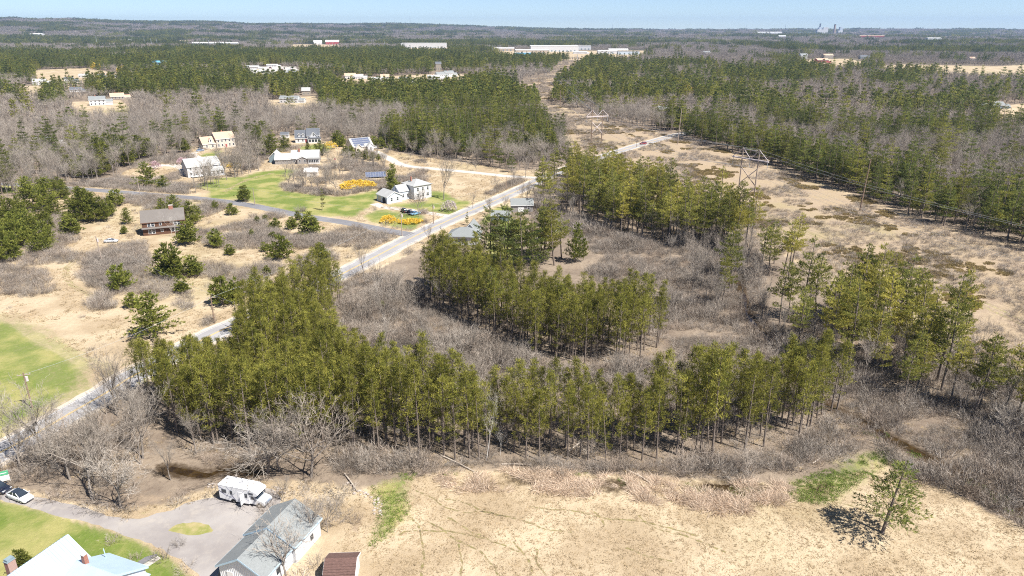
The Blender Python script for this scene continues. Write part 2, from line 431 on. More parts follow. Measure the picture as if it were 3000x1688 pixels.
# ------------------------------------------------------------------ the ground: one sheet to the horizon
ang = np.concatenate([np.radians(np.linspace(-180, -56, 16))[:-1], np.radians(np.linspace(-56, 56, 440)), np.radians(np.linspace(56, 180, 16))[1:-1]])
rad = np.concatenate([np.array([6, 20, 40]), np.geomspace(62, 13000, 400)])
A, R_ = np.meshgrid(ang, rad)
gx = np.concatenate([[0], (R_ * np.sin(A)).ravel()]); gy = np.concatenate([[0], (R_ * np.cos(A)).ravel()])
gz = terrain(gx, gy)
na, nr = len(ang), len(rad)
ii, jj = np.meshgrid(np.arange(nr - 1), np.arange(na), indexing='ij')
q = np.stack([1 + ii * na + jj, 1 + ii * na + (jj + 1) % na, 1 + (ii + 1) * na + (jj + 1) % na, 1 + (ii + 1) * na + jj], -1).reshape(-1, 4)
gm = np_mesh('ground', np.stack([gx, gy, gz], 1), q[:, ::-1], [])
fan = MB()
LAWN_SOFT = {0: (11, 1.0), 1: (1.4, 1.0), 2: (3.0, .95), 9: (4.0, .85), 10: (2.5, .85), 11: (1.5, .75), 12: (4.0, .5)}
lawn = np.zeros(len(gx))
for i_, p_ in enumerate(LAWNS):
    jt_, st_ = LAWN_SOFT.get(i_, (2.2, .9)); lawn = np.maximum(lawn, soft_mask(gx, gy, [p_], jt_) * st_)
mead = np.clip(soft_mask(gx, gy, [OPEN_LEFT, CORRIDOR, FIELD, HOME], 2.5) + soft_mask(gx, gy, FARFIELDS, 5), 0, 1)
def brook_dist(x, y):
    d = np.full(len(x), 1e9)
    for b in BROOKS:
        pts = [P(*p) for p in b]
        for a, c in zip(pts[:-1], pts[1:]):
            ux, uy = c.x - a.x, c.y - a.y; l2 = ux * ux + uy * uy
            t = np.clip(((x - a.x) * ux + (y - a.y) * uy) / l2, 0, 1)
            d = np.minimum(d, np.hypot(x - a.x - t * ux, y - a.y - t * uy))
    return d
wet = np.clip(1 - (brook_dist(gx, gy) - 0.6) / 3.6, 0, 1) * 0.75
wet = np.maximum(wet, soft_mask(gx, gy, [[(1950, 1415), (2100, 1400), (2290, 1420), (2330, 1470), (2200, 1490), (2040, 1462)], [(1080, 1425), (1150, 1395), (1240, 1385), (1230, 1398), (1120, 1425)], [(2330, 1430), (2420, 1400), (2480, 1420), (2400, 1470)], [(1330, 1405), (1560, 1395), (1600, 1425), (1400, 1432)], [(1660, 1405), (1860, 1415), (1950, 1450), (1760, 1445)], [(1290, 1400), (1480, 1385), (1640, 1392), (1850, 1402), (2300, 1425), (2300, 1440), (1850, 1415), (1640, 1402), (1480, 1396)]], 2.5) * 0.7)
brown = soft_mask(gx, gy, [[(270, 1480), (420, 1440), (560, 1440), (560, 1455), (420, 1495), (340, 1495)], [(1000, 1500), (1060, 1480), (1090, 1510), (1060, 1560), (1010, 1590)], [(300, 1440), (420, 1420), (420, 1470), (300, 1480)]], 2) * 0.6
brown = np.maximum(brown, .52 * soft_mask(gx, gy, [CORRIDOR], 4))
brown = np.maximum(brown, .30 * soft_mask(gx, gy, [OPEN_LEFT], 4))
col = np.stack([lawn, mead, wet, brown], 1).astype(np.float32)
at = gm.attributes.new('cover', 'FLOAT_COLOR', 'POINT'); at.data.foreach_set('color', col.ravel())
t = NT('ground_cover')
at = t.node('ShaderNodeAttribute', attribute_name='cover'); sp = t.node('ShaderNodeSeparateColor'); t.link(at.outputs['Color'], sp.inputs[0])
pos = t.geo()
n_big = t.noise(0.012, 5, pos); n_mid = t.noise(0.09, 5, pos); n_fine = t.noise(0.9, 6, pos, 0.7); n_tuft = t.noise(3.5, 4, pos, 0.7); n_far = t.noise(0.0028, 6, pos, 0.65)
litter = t.mix(t.ramp(n_mid, 0.35, 0.65), (0.185, 0.147, 0.115), (0.275, 0.222, 0.170))
litter = t.mix(t.ramp(n_fine, 0.45, 0.8), litter, (0.125, 0.092, 0.07))
dist = t.node('ShaderNodeVectorMath', operation='LENGTH'); t.link(pos, dist.inputs[0])
far = t.ramp(dist.outputs['Value'], 900, 3000)
canopy = t.mix(t.ramp(n_far, 0.44, 0.56), (0.165, 0.135, 0.118), (0.062, 0.074, 0.034))
canopy = t.mix(t.ramp(n_mid, 0.35, 0.7), canopy, (0.05, 0.05, 0.035))
litter = t.mix(far, litter, canopy)
dry = t.mix(t.ramp(n_mid, 0.36, 0.66), (0.335, 0.260, 0.172), (0.475, 0.388, 0.272))
dry = t.mix(t.math('MULTIPLY', t.ramp(n_fine, 0.5, 0.78), 0.4), dry, (0.26, 0.195, 0.12))
dry = t.mix(t.math('MULTIPLY', t.ramp(n_tuft, 0.5, 0.78), 0.5), dry, (0.54, 0.455, 0.33))
dry = t.mix(t.math('MULTIPLY', t.ramp(n_big, 0.52, 0.68), 0.35), dry, (0.27, 0.265, 0.105))
green = t.mix(t.ramp(n_mid, 0.40, 0.64), (0.118, 0.170, 0.032), (0.300, 0.280, 0.110))
green = t.mix(t.math('MULTIPLY', t.ramp(n_fine, 0.48, 0.78), 0.38), green, (0.37, 0.31, 0.165))
green = t.mix(t.math('MULTIPLY', t.ramp(n_tuft, 0.5, 0.8), 0.3), green, (0.10, 0.16, 0.03))
rag = t.math('SUBTRACT', t.math('ADD', t.math('MULTIPLY', n_fine, 0.45), t.math('MULTIPLY', n_mid, 0.55)), 0.5)
def edge(m, k=1.3, lo=0.3, hi=0.7): return t.ramp(t.math('MULTIPLY_ADD', rag, k, m), lo, hi)
c = t.mix(edge(sp.outputs[1]), litter, dry)
c = t.mix(edge(sp.outputs[0], 1.9, 0.2, 0.95), c, green)
c0_ = t.mix(edge(at.outputs['Alpha'], 1.5), c, (0.295, 0.228, 0.165)); c = t.mix(t.math('MULTIPLY', sp.outputs[0], 0.9), c0_, c)
c = t.mix(edge(sp.outputs[2], 1.6), c, (0.062, 0.043, 0.026))
t.link(c, t.p.inputs['Base Color']); t.p.inputs['Roughness'].default_value = 0.95; t.p.inputs['Specular IOR Level'].default_value = 0.1
t.bump(t.math('ADD', n_fine, t.math('MULTIPLY', n_tuft, 0.4)), 0.7, 0.35)
gm.materials.append(t.m)
ground = link('ground', gm, None, 'structure')
ground['label'] = 'open ground of dry grass, lawn and leaf litter'

# ------------------------------------------------------------------ roads, drives, brooks
def smooth_line(pts, step):
    pts = [Vector((p[0], p[1])) for p in pts]
    pts = [pts[0] * 2 - pts[1]] + pts + [pts[-1] * 2 - pts[-2]]
    out = []
    for i in range(1, len(pts) - 2):
        p0, p1, p2, p3 = pts[i - 1:i + 3]
        n = max(2, int((p2 - p1).length / step))
        for k in range(n):
            s = k / n
            out.append(0.5 * (2 * p1 + (p2 - p0) * s + (2 * p0 - 5 * p1 + 4 * p2 - p3) * s * s + (3 * p1 - p0 - 3 * p2 + p3) * s ** 3))
    out.append(pts[-2])
    return out

def strip(name, line, off0, off1, z, m, parent=None, kind='structure', wob=0.0, label=None):
    mb = MB(); vs = []
    for i, p in enumerate(line):
        d = (line[min(i + 1, len(line) - 1)] - line[max(i - 1, 0)]).normalized(); nrm = Vector((-d.y, d.x))
        o0 = off0(i) if callable(off0) else off0; o1 = off1(i) if callable(off1) else off1
        w0, w1 = random.uniform(-wob, wob), random.uniform(-wob, wob)
        a = p + nrm * (o0 + w0); b = p + nrm * (o1 + w1)
        vs += [(a.x, a.y, z), (b.x, b.y, z)]
    mb.add(vs, [(2 * i, 2 * i + 1, 2 * i + 3, 2 * i + 2) for i in range(len(line) - 1)])
    me = mb.mesh(name, m)
    if me.polygons[0].normal.z < 0: me.flip_normals()
    o = link(name, me, parent, kind if parent is None else None)
    if label: o['label'] = label
    return o

def surface(name, cols, scale, bump=0.3, rough=0.9):
    t = NT(name); pos = t.geo()
    c = t.mix(t.ramp(t.noise(scale[0], 5, pos), 0.35, 0.68), cols[0], cols[1])
    c = t.mix(t.math('MULTIPLY', t.ramp(t.noise(scale[1], 5, pos, 0.7), 0.48, 0.75), 0.6), c, cols[2])
    t.link(c, t.p.inputs['Base Color']); t.p.inputs['Roughness'].default_value = rough; t.p.inputs['Specular IOR Level'].default_value = 0.2
    t.bump(t.noise(6, 4, pos), bump, 0.03)
    return t.m
def worn(*a):
    m = surface(*a); nt = m.node_tree; pr = nt.nodes['Principled BSDF']
    g_ = nt.nodes.new('ShaderNodeNewGeometry'); n_ = nt.nodes.new('ShaderNodeTexNoise'); n_.inputs['Scale'].default_value = 1.1; n_.inputs['Detail'].default_value = 5
    r_ = nt.nodes.new('ShaderNodeMapRange'); r_.inputs[1].default_value = .40; r_.inputs[2].default_value = .62
    nt.links.new(g_.outputs['Position'], n_.inputs['Vector']); nt.links.new(n_.outputs['Fac'], r_.inputs[0]); nt.links.new(r_.outputs[0], pr.inputs['Alpha'])
    return m
M['asphalt'] = surface('weathered_asphalt', ((0.27, 0.265, 0.275), (0.335, 0.33, 0.335), (0.22, 0.215, 0.225)), (0.12, 1.2))
M['asphalt_dark'] = surface('side_road_asphalt', ((0.165, 0.165, 0.18), (0.215, 0.215, 0.23), (0.13, 0.13, 0.14)), (0.1, 1.0))
M['shoulder'] = surface('sandy_shoulder', ((0.44, 0.38, 0.315), (0.54, 0.485, 0.42), (0.30, 0.255, 0.19)), (0.2, 1.5))
M['gravel'] = surface('grey_gravel', ((0.245, 0.225, 0.22), (0.315, 0.295, 0.285), (0.385, 0.35, 0.31)), (0.16, 0.35))
M['palegravel'] = surface('pale_gravel', ((0.44, 0.41, 0.38), (0.53, 0.50, 0.47), (0.36, 0.33, 0.29)), (0.2, 1.5))
M['track'] = worn('grassy_wheel_track', ((0.37, 0.30, 0.18), (0.30, 0.27, 0.13), (0.46, 0.37, 0.25)), (0.2, 1.0))
M['trail'] = worn('trodden_grass', ((0.19, 0.17, 0.07), (0.27, 0.23, 0.11), (0.38, 0.30, 0.18)), (0.3, 1.3))
M['yellowline'] = surface('worn_yellow_paint', ((0.52, 0.36, 0.12), (0.58, 0.43, 0.18), (0.40, 0.32, 0.20)), (0.4, 2.0))
M['whiteline'] = surface('worn_white_paint', ((0.55, 0.55, 0.54), (0.66, 0.66, 0.65), (0.42, 0.42, 0.42)), (0.4, 2.0))

def pxline(pts, step=3.0): return smooth_line([P(*p)[:2] for p in pts], step)
ROAD_PX = [(-260, 1452), (-120, 1385), (12, 1320), (70, 1289), (113, 1266), (217, 1204), (280, 1169), (345, 1130), (373, 1111), (500, 1044), (637, 973), (695, 948), (820, 889), (963, 822), (1089, 758), (1182, 709), (1272, 665), (1373, 620), (1450, 588), (1524, 555), (1590, 524), (1660, 494), (1735, 469), (1804, 446), (1893, 419), (2000, 391), (2090, 378), (2180, 371)]
road_line = pxline(ROAD_PX, 2.5)
strip('road_shoulder', road_line, -4.7, 4.7, 0.004, M['shoulder'], wob=0.25, label='sandy gravel shoulder along both sides of the main road')
road = strip('main_road', road_line, -3.5, 3.5, 0.008, M['asphalt'], wob=0.06, label='two lane grey asphalt road crossing the scene')
for o_ in (-0.17, 0.17): strip('centre_line', road_line, o_ - 0.11, o_ + 0.11, 0.012, M['yellowline'], road)
for o_ in (-3.1, 3.1): strip('edge_line', road_line, o_ - 0.06, o_ + 0.06, 0.012, M['whiteline'], road)
SIDE_PX = [(-200, 533), (0, 539), (58, 542), (210, 552), (340, 562), (480, 573), (606, 584), (740, 603), (893, 634), (1000, 650), (1078, 665), (1155, 680), (1204, 688)]
side_line = pxline(SIDE_PX, 2.5)
strip('side_road', side_line, -2.9, 2.9, 0.0115, M['asphalt_dark'], wob=0.08, label='narrow dark asphalt side road left of the junction')
lane_line = pxline([(1097, 443), (1136, 462), (1186, 485), (1287, 496), (1400, 507), (1485, 516), (1560, 521), (1590, 522)], 2.5)
strip('side_lane', lane_line, -2.6, 2.6, 0.0075, M['palegravel'], wob=0.2, label='pale straight lane crossing the meadow to the solar roof house')
strip('farm_driveway', pxline([(1095, 597), (1128, 608), (1194, 615), (1272, 627), (1330, 636)], 1.5), -1.9, 1.9, 0.0078, M['palegravel'], wob=0.2, label='pale curved driveway of the farmhouse')
strip('hill_driveway', pxline([(590, 440), (568, 450), (578, 460), (610, 466), (660, 460)], 1.5), -2.0, 2.0, 0.006, M['palegravel'], wob=0.2, label='pale looping driveway of the tan roofed house')
strip('yard_driveway', pxline([(440, 490), (480, 484), (520, 486), (548, 496)], 1.5), -3.6, 3.6, 0.004, M['palegravel'], wob=0.3, label='pale drive beside the long white house')
strip('shop_driveway', pxline([(1560, 700), (1610, 690), (1640, 665), (1620, 640)], 1.5), -1.6, 1.6, 0.004, M['palegravel'], wob=0.3, label='curved pale track behind the tall pines')
strip('hedge_mulch_bed', pxline([(655, 563), (720, 528), (800, 507)], 2.0), -1.6, 1.0, 0.004, M['track'], wob=0.5, label='strip of dry ground along the lawn edge')

def poly_sheet(name, pts, z, m, label, kind='structure', jit=0.25, step=1.2):
    out = []
    pts = [P(*p) for p in pts]
    for a, b in zip(pts, pts[1:] + pts[:1]):
        n = max(1, int((b - a).length / step))
        for k in range(n):
            p = a.lerp(b, k / n); out.append((p.x + random.uniform(-jit, jit), p.y + random.uniform(-jit, jit), z))
    import bmesh
    bm = bmesh.new(); f = bm.faces.new([bm.verts.new(p) for p in out])
    if f.normal.z < 0: f.normal_flip()
    bmesh.ops.triangulate(bm, faces=bm.faces[:])
    bmesh.ops.recalc_face_normals(bm, faces=bm.faces)
    me = bpy.data.meshes.new(name); bm.to_mesh(me); bm.free()
    if me.polygons[0].normal.z < 0: me.flip_normals()
    me.materials.append(m)
    o = link(name, me, None, kind); o['label'] = label
    return o
Z1 = lambda x, y: (x / 2.576, 1128 + y / 2.576)
DRIVE = [Z1(*p) for p in [(-300, 700), (0, 790), (270, 850), (480, 885), (650, 935), (820, 985), (900, 1003), (1050, 1010), (1180, 975), (1300, 940), (1400, 900), (1500, 870), (1640, 840), (1800, 770), (1960, 760), (2060, 790), (2130, 860), (2100, 930), (2010, 1010), (1900, 1110),
                          (1780, 1230), (1650, 1360), (1640, 1500), (1560, 1500), (1440, 1390), (1300, 1290), (1180, 1220), (1000, 1150), (850, 1090), (600, 1030), (400, 980), (250, 930), (0, 868), (-300, 790)]]
poly_sheet('gravel_driveway', DRIVE, 0.004, M['gravel'], 'grey gravel driveway curving to the garage yard')
isl = [(1450 + 165 * cos(a) * (1 + .1 * sin(3 * a)), 1083 + 52 * sin(a) * (1 + .1 * cos(2 * a))) for a in np.linspace(0, 2 * pi, 22)[:-1]]
M['islandgrass'] = surface('thin_grass', ((0.20, 0.215, 0.06), (0.33, 0.28, 0.14), (0.40, 0.33, 0.20)), (0.5, 1.2))
poly_sheet('grass_island', [Z1(*p) for p in isl], 0.008, M['islandgrass'], 'oval patch of thin grass in the gravel driveway')
poly_sheet('garden_path', [Z1(*p) for p in [(1010, 1395), (1190, 1290), (1215, 1310), (1030, 1430)]], 0.006, M['palegravel'], 'pale paved path by the blue roofed house', jit=0.05)
poly_sheet('garden_bed', [Z1(*p) for p in [(1005, 1360), (1090, 1300), (1180, 1275), (1188, 1288), (1012, 1392)]], 0.005, M['asphalt_dark'], 'dark soil bed beside the garden path', jit=0.05)

def water_mat():
    t = NT('peaty_brook_water')
    f = t.noise(0.5, 4, t.geo())
    t.link(t.mix(t.ramp(f, 0.4, 0.65), (0.022, 0.013, 0.007), (0.055, 0.034, 0.013)), t.p.inputs['Base Color'])
    t.p.inputs['Roughness'].default_value = 0.12; t.p.inputs['Specular IOR Level'].default_value = 0.5
    t.bump(t.noise(3, 2, t.geo()), 0.06, 0.05)
    return t.m
M['water'] = water_mat()
brook_labels = ['dark brown brook winding through the brush on the right', 'brown peaty brook pool behind the motorhome']
for b, lab, w in zip(BROOKS, brook_labels, (0.95, 0.95)):
    ln = pxline(b, 2.0)
    strip('brook', ln, lambda i: -w * (0.75 + 0.45 * sin(i * 0.7)), lambda i: w * (0.75 + 0.45 * cos(i * 0.53)), 0.005, M['water'], wob=0.3, label=lab)
poly_sheet('marsh_water', [(2040, 1428), (2120, 1418), (2230, 1432), (2262, 1450), (2190, 1458), (2130, 1448), (2090, 1452)], 0.0065, M['water'], 'brown standing water in the flattened reeds', jit=0.5)
poly_sheet('pond', [(2075, 805), (2110, 795), (2150, 815), (2180, 850), (2160, 870), (2120, 840)], 0.008, M['water'], 'small dark pond among grey brush', jit=0.5)

# animal trails across the hay field, wheel tracks in the power line corridor
Z2 = lambda x, y: (1000 + x / 2.576, 1128 + y / 2.576)
TR = [[(560, 800), (680, 850), (800, 930), (930, 960), (1100, 960), (1250, 1000)], [(530, 1000), (590, 1080), (610, 1200), (620, 1300), (600, 1430), (620, 1560)], [(600, 1020), (750, 1080), (850, 1160), (950, 1210), (1040, 1250), (1100, 1310), (1180, 1420), (1230, 1560)],
      [(500, 880), (530, 1000)], [(780, 860), (900, 880), (1010, 920), (1050, 950), (1130, 970), (1280, 1000), (1420, 1040), (1550, 1090), (1760, 1110)], [(420, 1140), (480, 1110), (640, 1100), (800, 1105), (950, 1130), (1090, 1160), (1200, 1200), (1350, 1260)],
      [(780, 980), (900, 1060), (1000, 1120), (1080, 1140)], [(1430, 920), (1600, 940), (1760, 950), (1850, 970), (2000, 1010), (2200, 1020), (2400, 1060), (2700, 1140)], [(1480, 1240), (1470, 1330), (1540, 1430), (1580, 1560)], [(2240, 980), (2300, 1040), (2400, 1090), (2600, 1140), (2900, 1260)],
      [(1300, 1180), (1400, 1300), (1450, 1430)], [(1900, 960), (1960, 1000), (1990, 1060)], [(880, 1200), (910, 1320), (900, 1450)], [(3500, 850), (3700, 880), (3900, 930), (4100, 1000)], [(2150, 1230), (2300, 1290), (2500, 1330)]]
for ti, tr in enumerate(TR):
    ln = pxline([Z2(*p) for p in tr], 0.8)
    ln = [p + Vector((random.uniform(-.12, .12), random.uniform(-.12, .12))) for p in ln]
    strip('animal_trail', ln, lambda i: -0.09 - 0.14 * random.random(), lambda i: 0.07 + 0.15 * random.random(), 0.006 + ti * 0.0009, M['trail'], label='thin olive animal trail across the dry field')
for off in (0, 14):
    ln = pxline([(2180, 600 + off * .2), (2330, 660 + off * .3), (2500, 735 + off * .4), (2650, 790 + off * .6), (2800, 850 + off * .8), (2990, 935 + off), (3150, 1010 + off)], 2)
    strip('wheel_track', ln, -0.5, 0.5, 0.005, M['track'], wob=0.25, label='faint wheel track along the power line corridor')
for off in (0, 12):
    ln = pxline([(330 + off, 735), (240 + off, 750), (188 + off, 790), (200 + off, 830), (250 + off, 860), (330 + off, 900)], 2)
    strip('wheel_track', ln, -0.45, 0.45, 0.005, M['track'], wob=0.2, label='faint curving wheel track in the meadow below the brown house')

# ------------------------------------------------------------------ buildings
CLEAR = []      # (x, y, radius) kept free of trees
class House:
    def __init__(s, name, label, loc, ang, cat='house', group=None):
        s.root = thing(name, label, cat, loc, radians(ang), group)
        s.loc, s.ang = Vector(loc[:3]) if len(loc) > 2 else Vector((*loc, 0)), radians(ang)
        s.root.location = s.loc
        s.roof_o = None
    def part(s, name, mb, m, parent=None, smooth=False, kind=None):
        return mb.build(name, M[m], parent or s.root, smooth, kind)
    def w2(s, x, y):
        return s.loc + Vector((x * cos(s.ang) - y * sin(s.ang), x * sin(s.ang) + y * cos(s.ang), 0))
    def wing(s, x0, x1, y0, y1, eave, ridge, axis='x', wall='white', roof='roof_grey', oh=0.35, z0=0.0, th=0.16, clear=True, trim='trim', left_wall=None):
        if clear:
            c = s.w2((x0 + x1) / 2, (y0 + y1) / 2); CLEAR.append((c.x, c.y, hypot(x1 - x0, y1 - y0) / 2 + 3.0))
        mb = MB(); rf = MB(); tm = MB()
        if axis in 'xy':
            a0, a1, b0, b1 = (y0, y1, x0, x1) if axis == 'x' else (x0, x1, y0, y1)
            mid = (a0 + a1) / 2
            mb.prism([(a0, z0), (a1, z0), (a1, eave), (mid, ridge), (a0, eave)], axis, b0, b1)
            k = (ridge - eave) / (mid - a0)
            lo = eave - oh * k
            e0, e1 = b0 - oh, b1 + oh
            rf.prism([(a0 - oh, lo + 0.02), (mid, ridge + 0.02), (a1 + oh, lo + 0.02), (a1 + oh, lo + th), (mid, ridge + th * 1.25), (a0 - oh, lo + th)], axis, e0, e1)
            for e, d in ((e0, -0.03), (e1, 0.03)):
                tm.prism([(a0 - oh - .01, lo - .16), (mid, ridge - .16), (a1 + oh + .01, lo - .16), (a1 + oh + .01, lo + th * .8), (mid, ridge + th), (a0 - oh - .01, lo + th * .8)], axis, e, e + d)
            for a_, d in ((a0 - oh, -0.04), (a1 + oh, 0.04)):
                lo_, hi_ = min(a_, a_ + d), max(a_, a_ + d)
                if axis == 'x': tm.box(e0, e1, lo_, hi_, lo - .1, lo + th * .9)
                else: tm.box(lo_, hi_, e0, e1, lo - .1, lo + th * .9)
        elif axis == 'hip':
            mb.box(x0, x1, y0, y1, z0, eave)
            X0, X1, Y0, Y1 = x0 - oh, x1 + oh, y0 - oh, y1 + oh
            ins = min(X1 - X0, Y1 - Y0) / 2 - 0.15
            v = [(X0, Y0, eave), (X1, Y0, eave), (X1, Y1, eave), (X0, Y1, eave), (X0, Y0, eave + th), (X1, Y0, eave + th), (X1, Y1, eave + th), (X0, Y1, eave + th),
                 (X0 + ins, Y0 + ins, ridge), (X1 - ins, Y0 + ins, ridge), (X1 - ins, Y1 - ins, ridge), (X0 + ins, Y1 - ins, ridge)]
            rf.add(v, [(3, 2, 1, 0), (0, 1, 5, 4), (1, 2, 6, 5), (2, 3, 7, 6), (3, 0, 4, 7), (4, 5, 9, 8), (5, 6, 10, 9), (6, 7, 11, 10), (7, 4, 8, 11), (8, 9, 10, 11)])
        else:       # flat
            mb.box(x0, x1, y0, y1, z0, eave)
            rf.box(x0 - oh, x1 + oh, y0 - oh, y1 + oh, eave, ridge)
        s.part('wall', mb, wall)
        s.roof_o = s.part('roof', rf, roof)
        if tm.v: s.part('trim', tm, trim)
        return s
    def plane(s, face, x, y, z, w, h, d, out):
        """box on a wall; face f/b/l/r, (x,y) on the wall"""
        mb = MB()
        if face == 'f': mb.box(x - w / 2, x + w / 2, y - out - d, y - out, z, z + h)
        elif face == 'b': mb.box(x - w / 2, x + w / 2, y + out, y + out + d, z, z + h)
        elif face == 'l': mb.box(x - out - d, x - out, y - w / 2, y + w / 2, z, z + h)
        else: mb.box(x + out, x + out + d, y - w / 2, y + w / 2, z, z + h)
        return mb
    def win(s, face, x, y, z, w=0.9, h=1.35, frame='trim', split=True):
        f = s.part('window', s.plane(face, x, y, z - .1, w + .24, h + .2, 0.06, -0.01), frame)
        if split and h > 1.0:
            hh = (h - .1) / 2
            for k in (0, 1): s.part('pane', s.plane(face, x, y, z + k * (hh + .1), w, hh, 0.02, 0.05), 'glass', f)
        else:
            s.part('pane', s.plane(face, x, y, z, w, h, 0.02, 0.05), 'glass', f)
    def door(s, face, x, y, w=0.95, h=2.1, m='trim', name='door'):
        d = s.part(name, s.plane(face, x, y, 0.05, w, h, 0.06, -0.01), m)
        if name == 'door': s.part('handle', s.plane(face, x + .3 if face in 'fb' else x, y if face in 'fb' else y + .3, 1.0, .08, .12, .05, .05), 'grille', d)
        return d
    def chimney(s, x, y, z0, z1, w=0.8, d=0.8, m='brick', parent=None):
        c = s.part('chimney', MB().box(x - w / 2, x + w / 2, y - d / 2, y + d / 2, z0, z1), m, parent or s.roof_o)
        return c
    def dormer(s, x, y0, y1, z0, eave, ridge, w, wall='white', roof='roof_grey', win=True):
        s.wing(x - w / 2, x + w / 2, y0, y1, eave, ridge, 'y', wall, roof, 0.15, z0, 0.1, clear=False)
        if win: s.win('f', x, y0, z0 + (eave - z0) * .3 + .25, w * .38, (eave - z0) * .6 + .2, split=False)

# -- foreground: long grey roofed garage
O = Vector((-40.7, 77.3, 0))
g = House('garage', 'long white garage with stepped grey shingle roof at the bottom of the gravel yard', O, -18.5, 'garage')
g.wing(0.3, 7.7, 0.4, 6.6, 2.85, 4.95, 'y', 'white_board', 'roof_grey', 0.35, trim='bluetrim')
g.wing(0.0, 8.2, 6.6, 12.9, 3.1, 5.3, 'y', 'white', 'roof_grey', 0.3, trim='bluetrim')
for k in range(24):
    x = 0.45 + k * 0.31
    top = 2.85 + (4.95 - 2.85) * (1 - abs(x - 4) / 3.7) - .12
    g.part('batten', MB().box(x - .03, x + .03, 0.365, 0.402, 0.1, top), 'trim')
g.door('f', 2.1, 0.36, 1.0, 2.1); g.win('f', 6.0, 0.36, 0.9, 0.9, 1.1)
for y in (3.2, 10.6): g.win('r', 7.7 if y < 6 else 8.2, y, 1.0, 0.8, 1.0)
g.door('l', 0.3, 2.4, 2.6, 2.3, 'trim', 'garage_door'); g.door('l', 0.3, 5.2, 2.4, 2.3, 'trim', 'garage_door')
g.part('gutter', MB().box(8.45, 8.56, 6.5, 13.1, 2.82, 2.95), 'bluetrim')

# -- foreground: blue metal roofed house, mostly out of frame
b = House('blue_roofed_house', 'white house with pale blue ribbed metal roof and two brick chimneys at bottom left', (-60.6, 78.4, 0), -21)
b.wing(-3.8, 3.8, -15, -0.2, 4.1, 7.0, 'y', 'white', 'roof_blue', 0.3, trim='bluetrim')
rib = MB()
for k in range(38):
    y = -14.9 + k * 0.4
    rib.bar((0.1, y, 7.17), (4.05, y, 4.08), 0.05, 0.06)
    rib.bar((-0.1, y, 7.17), (-4.05, y, 4.08), 0.05, 0.06)
b.part('roof_rib', rib, 'roof_rib', b.roof_o, kind='stuff')
b.chimney(-1.1, -7.0, 5.6, 8.2, 0.75, 1.0)
b.part('chimney_cap', MB().box(-1.5, -.7, -7.55, -6.45, 8.2, 8.32).box(-1.42, -.78, -7.45, -6.55, 8.32, 8.62), 'slateblue', b.roof_o)
b.win('b', 0, -0.2, 4.6, 0.9, 1.2); b.win('b', -2.2, -0.2, 1.2); b.win('b', 2.0, -0.2, 1.2)
b.wing(3.9, 10.6, -6.2, 2.2, 3.2, 5.4, 'x', 'white', 'roof_blue', 0.3, trim='bluetrim')
rib = MB()
for k in range(17):
    x = 3.9 + k * 0.42
    rib.bar((x, -2.1, 5.57), (x, 2.45, 3.18), 0.05, 0.06); rib.bar((x, -1.9, 5.57), (x, -6.45, 3.18), 0.05, 0.06)
b.part('roof_rib', rib, 'roof_rib', b.roof_o, kind='stuff')
b.chimney(5.2, -1.8, 4.9, 6.9, 0.55, 0.55)
b.part('chimney_cap', MB().box(4.88, 5.52, -2.12, -1.48, 6.9, 7.0), 'stonecap', b.roof_o)
b.part('vent_pipe', MB().tube((4.9, 1.2, 3.6), (4.75, 1.2, 5.3), 0.06, n=8), 'bluetrim', b.roof_o)
b.win('r', 10.6, 0.2, 1.1, 0.9, 1.3); b.win('r', 10.6, -3.6, 1.1, 0.9, 1.3); b.door('b', 6.5, 2.2); b.win('b', 8.6, 2.2, 1.1)
b.part('porch_post', MB().box(11.6, 11.75, 1.6, 1.75, 0, 2.6), 'trim'); b.part('porch_roof', MB().box(10.65, 11.9, -2.2, 1.9, 2.6, 2.72), 'roof_blue')

sh = House('shed', 'small shed with red brown shingle roof at the edge of the dry field', (-25.4, 75.6, 0), 3, 'shed')
sh.wing(0, 4.0, 0, 4.6, 2.3, 3.4, 'x', 'white', 'roof_brown', 0.2)
for r_ in range(7):
    zz = r_ / 7
    sh.part('shingle_course', MB().bar((-0.19, -0.1 + 2.35 * zz, 2.46 + 1.08 * zz), (4.19, -0.1 + 2.35 * zz, 2.46 + 1.08 * zz), 0.16, 0.012), 'roof_brown', sh.roof_o)
sh.door('l', 0, 2.3, 1.4, 1.9, 'darkvoid'); sh.win('f', 2, 0, 1.0, 0.8, 0.8)

# -- brown weathered house in the meadow
h = House('brown_house', 'abandoned brown clapboard house with grey shingle roof and brick chimney in the meadow', P(421, 692), 22)
h.wing(0, 14.3, 0, 8.6, 5.0, 8.4, 'x', 'brownwood', 'roof_weather', 0.3, trim='brownwood')
for k in range(14):      # proud clapboard courses
    z = 0.25 + k * 0.34
    h.part('clapboard', MB().box(0.02, 14.28, -0.035, 0.0, z, z + 0.27), 'brownwood')
pent = MB().prism([(-0.9, 2.55), (0.0, 2.95), (0.0, 3.06), (-0.92, 2.66)], 'x', -0.2, 14.5)
h.part('pent_roof', pent, 'roof_weather')
h.chimney(10.2, 4.3, 7.6, 9.7, 1.4, 0.9)
h.part('chimney_cap', MB().box(9.42, 10.98, 3.78, 4.82, 9.7, 9.84), 'stonecap', h.roof_o)
for x in (2.4, 3.6): h.win('f', x, -.04, 3.35, 0.95, 1.25); h.win('f', x, -.04, 0.7, 0.95, 1.35)
h.win('f', 6.2, -.04, 3.6, 0.7, 0.85, split=False); h.win('f', 6.4, -.04, 1.1, 0.7, 0.85, split=False)
for x in (11.2, 12.4): h.win('f', x, -.04, 3.35, 0.95, 1.25)
for x in (10.0, 11.2, 12.4, 13.6): h.win('f', x, -.04, 0.9, 0.95, 1.3)
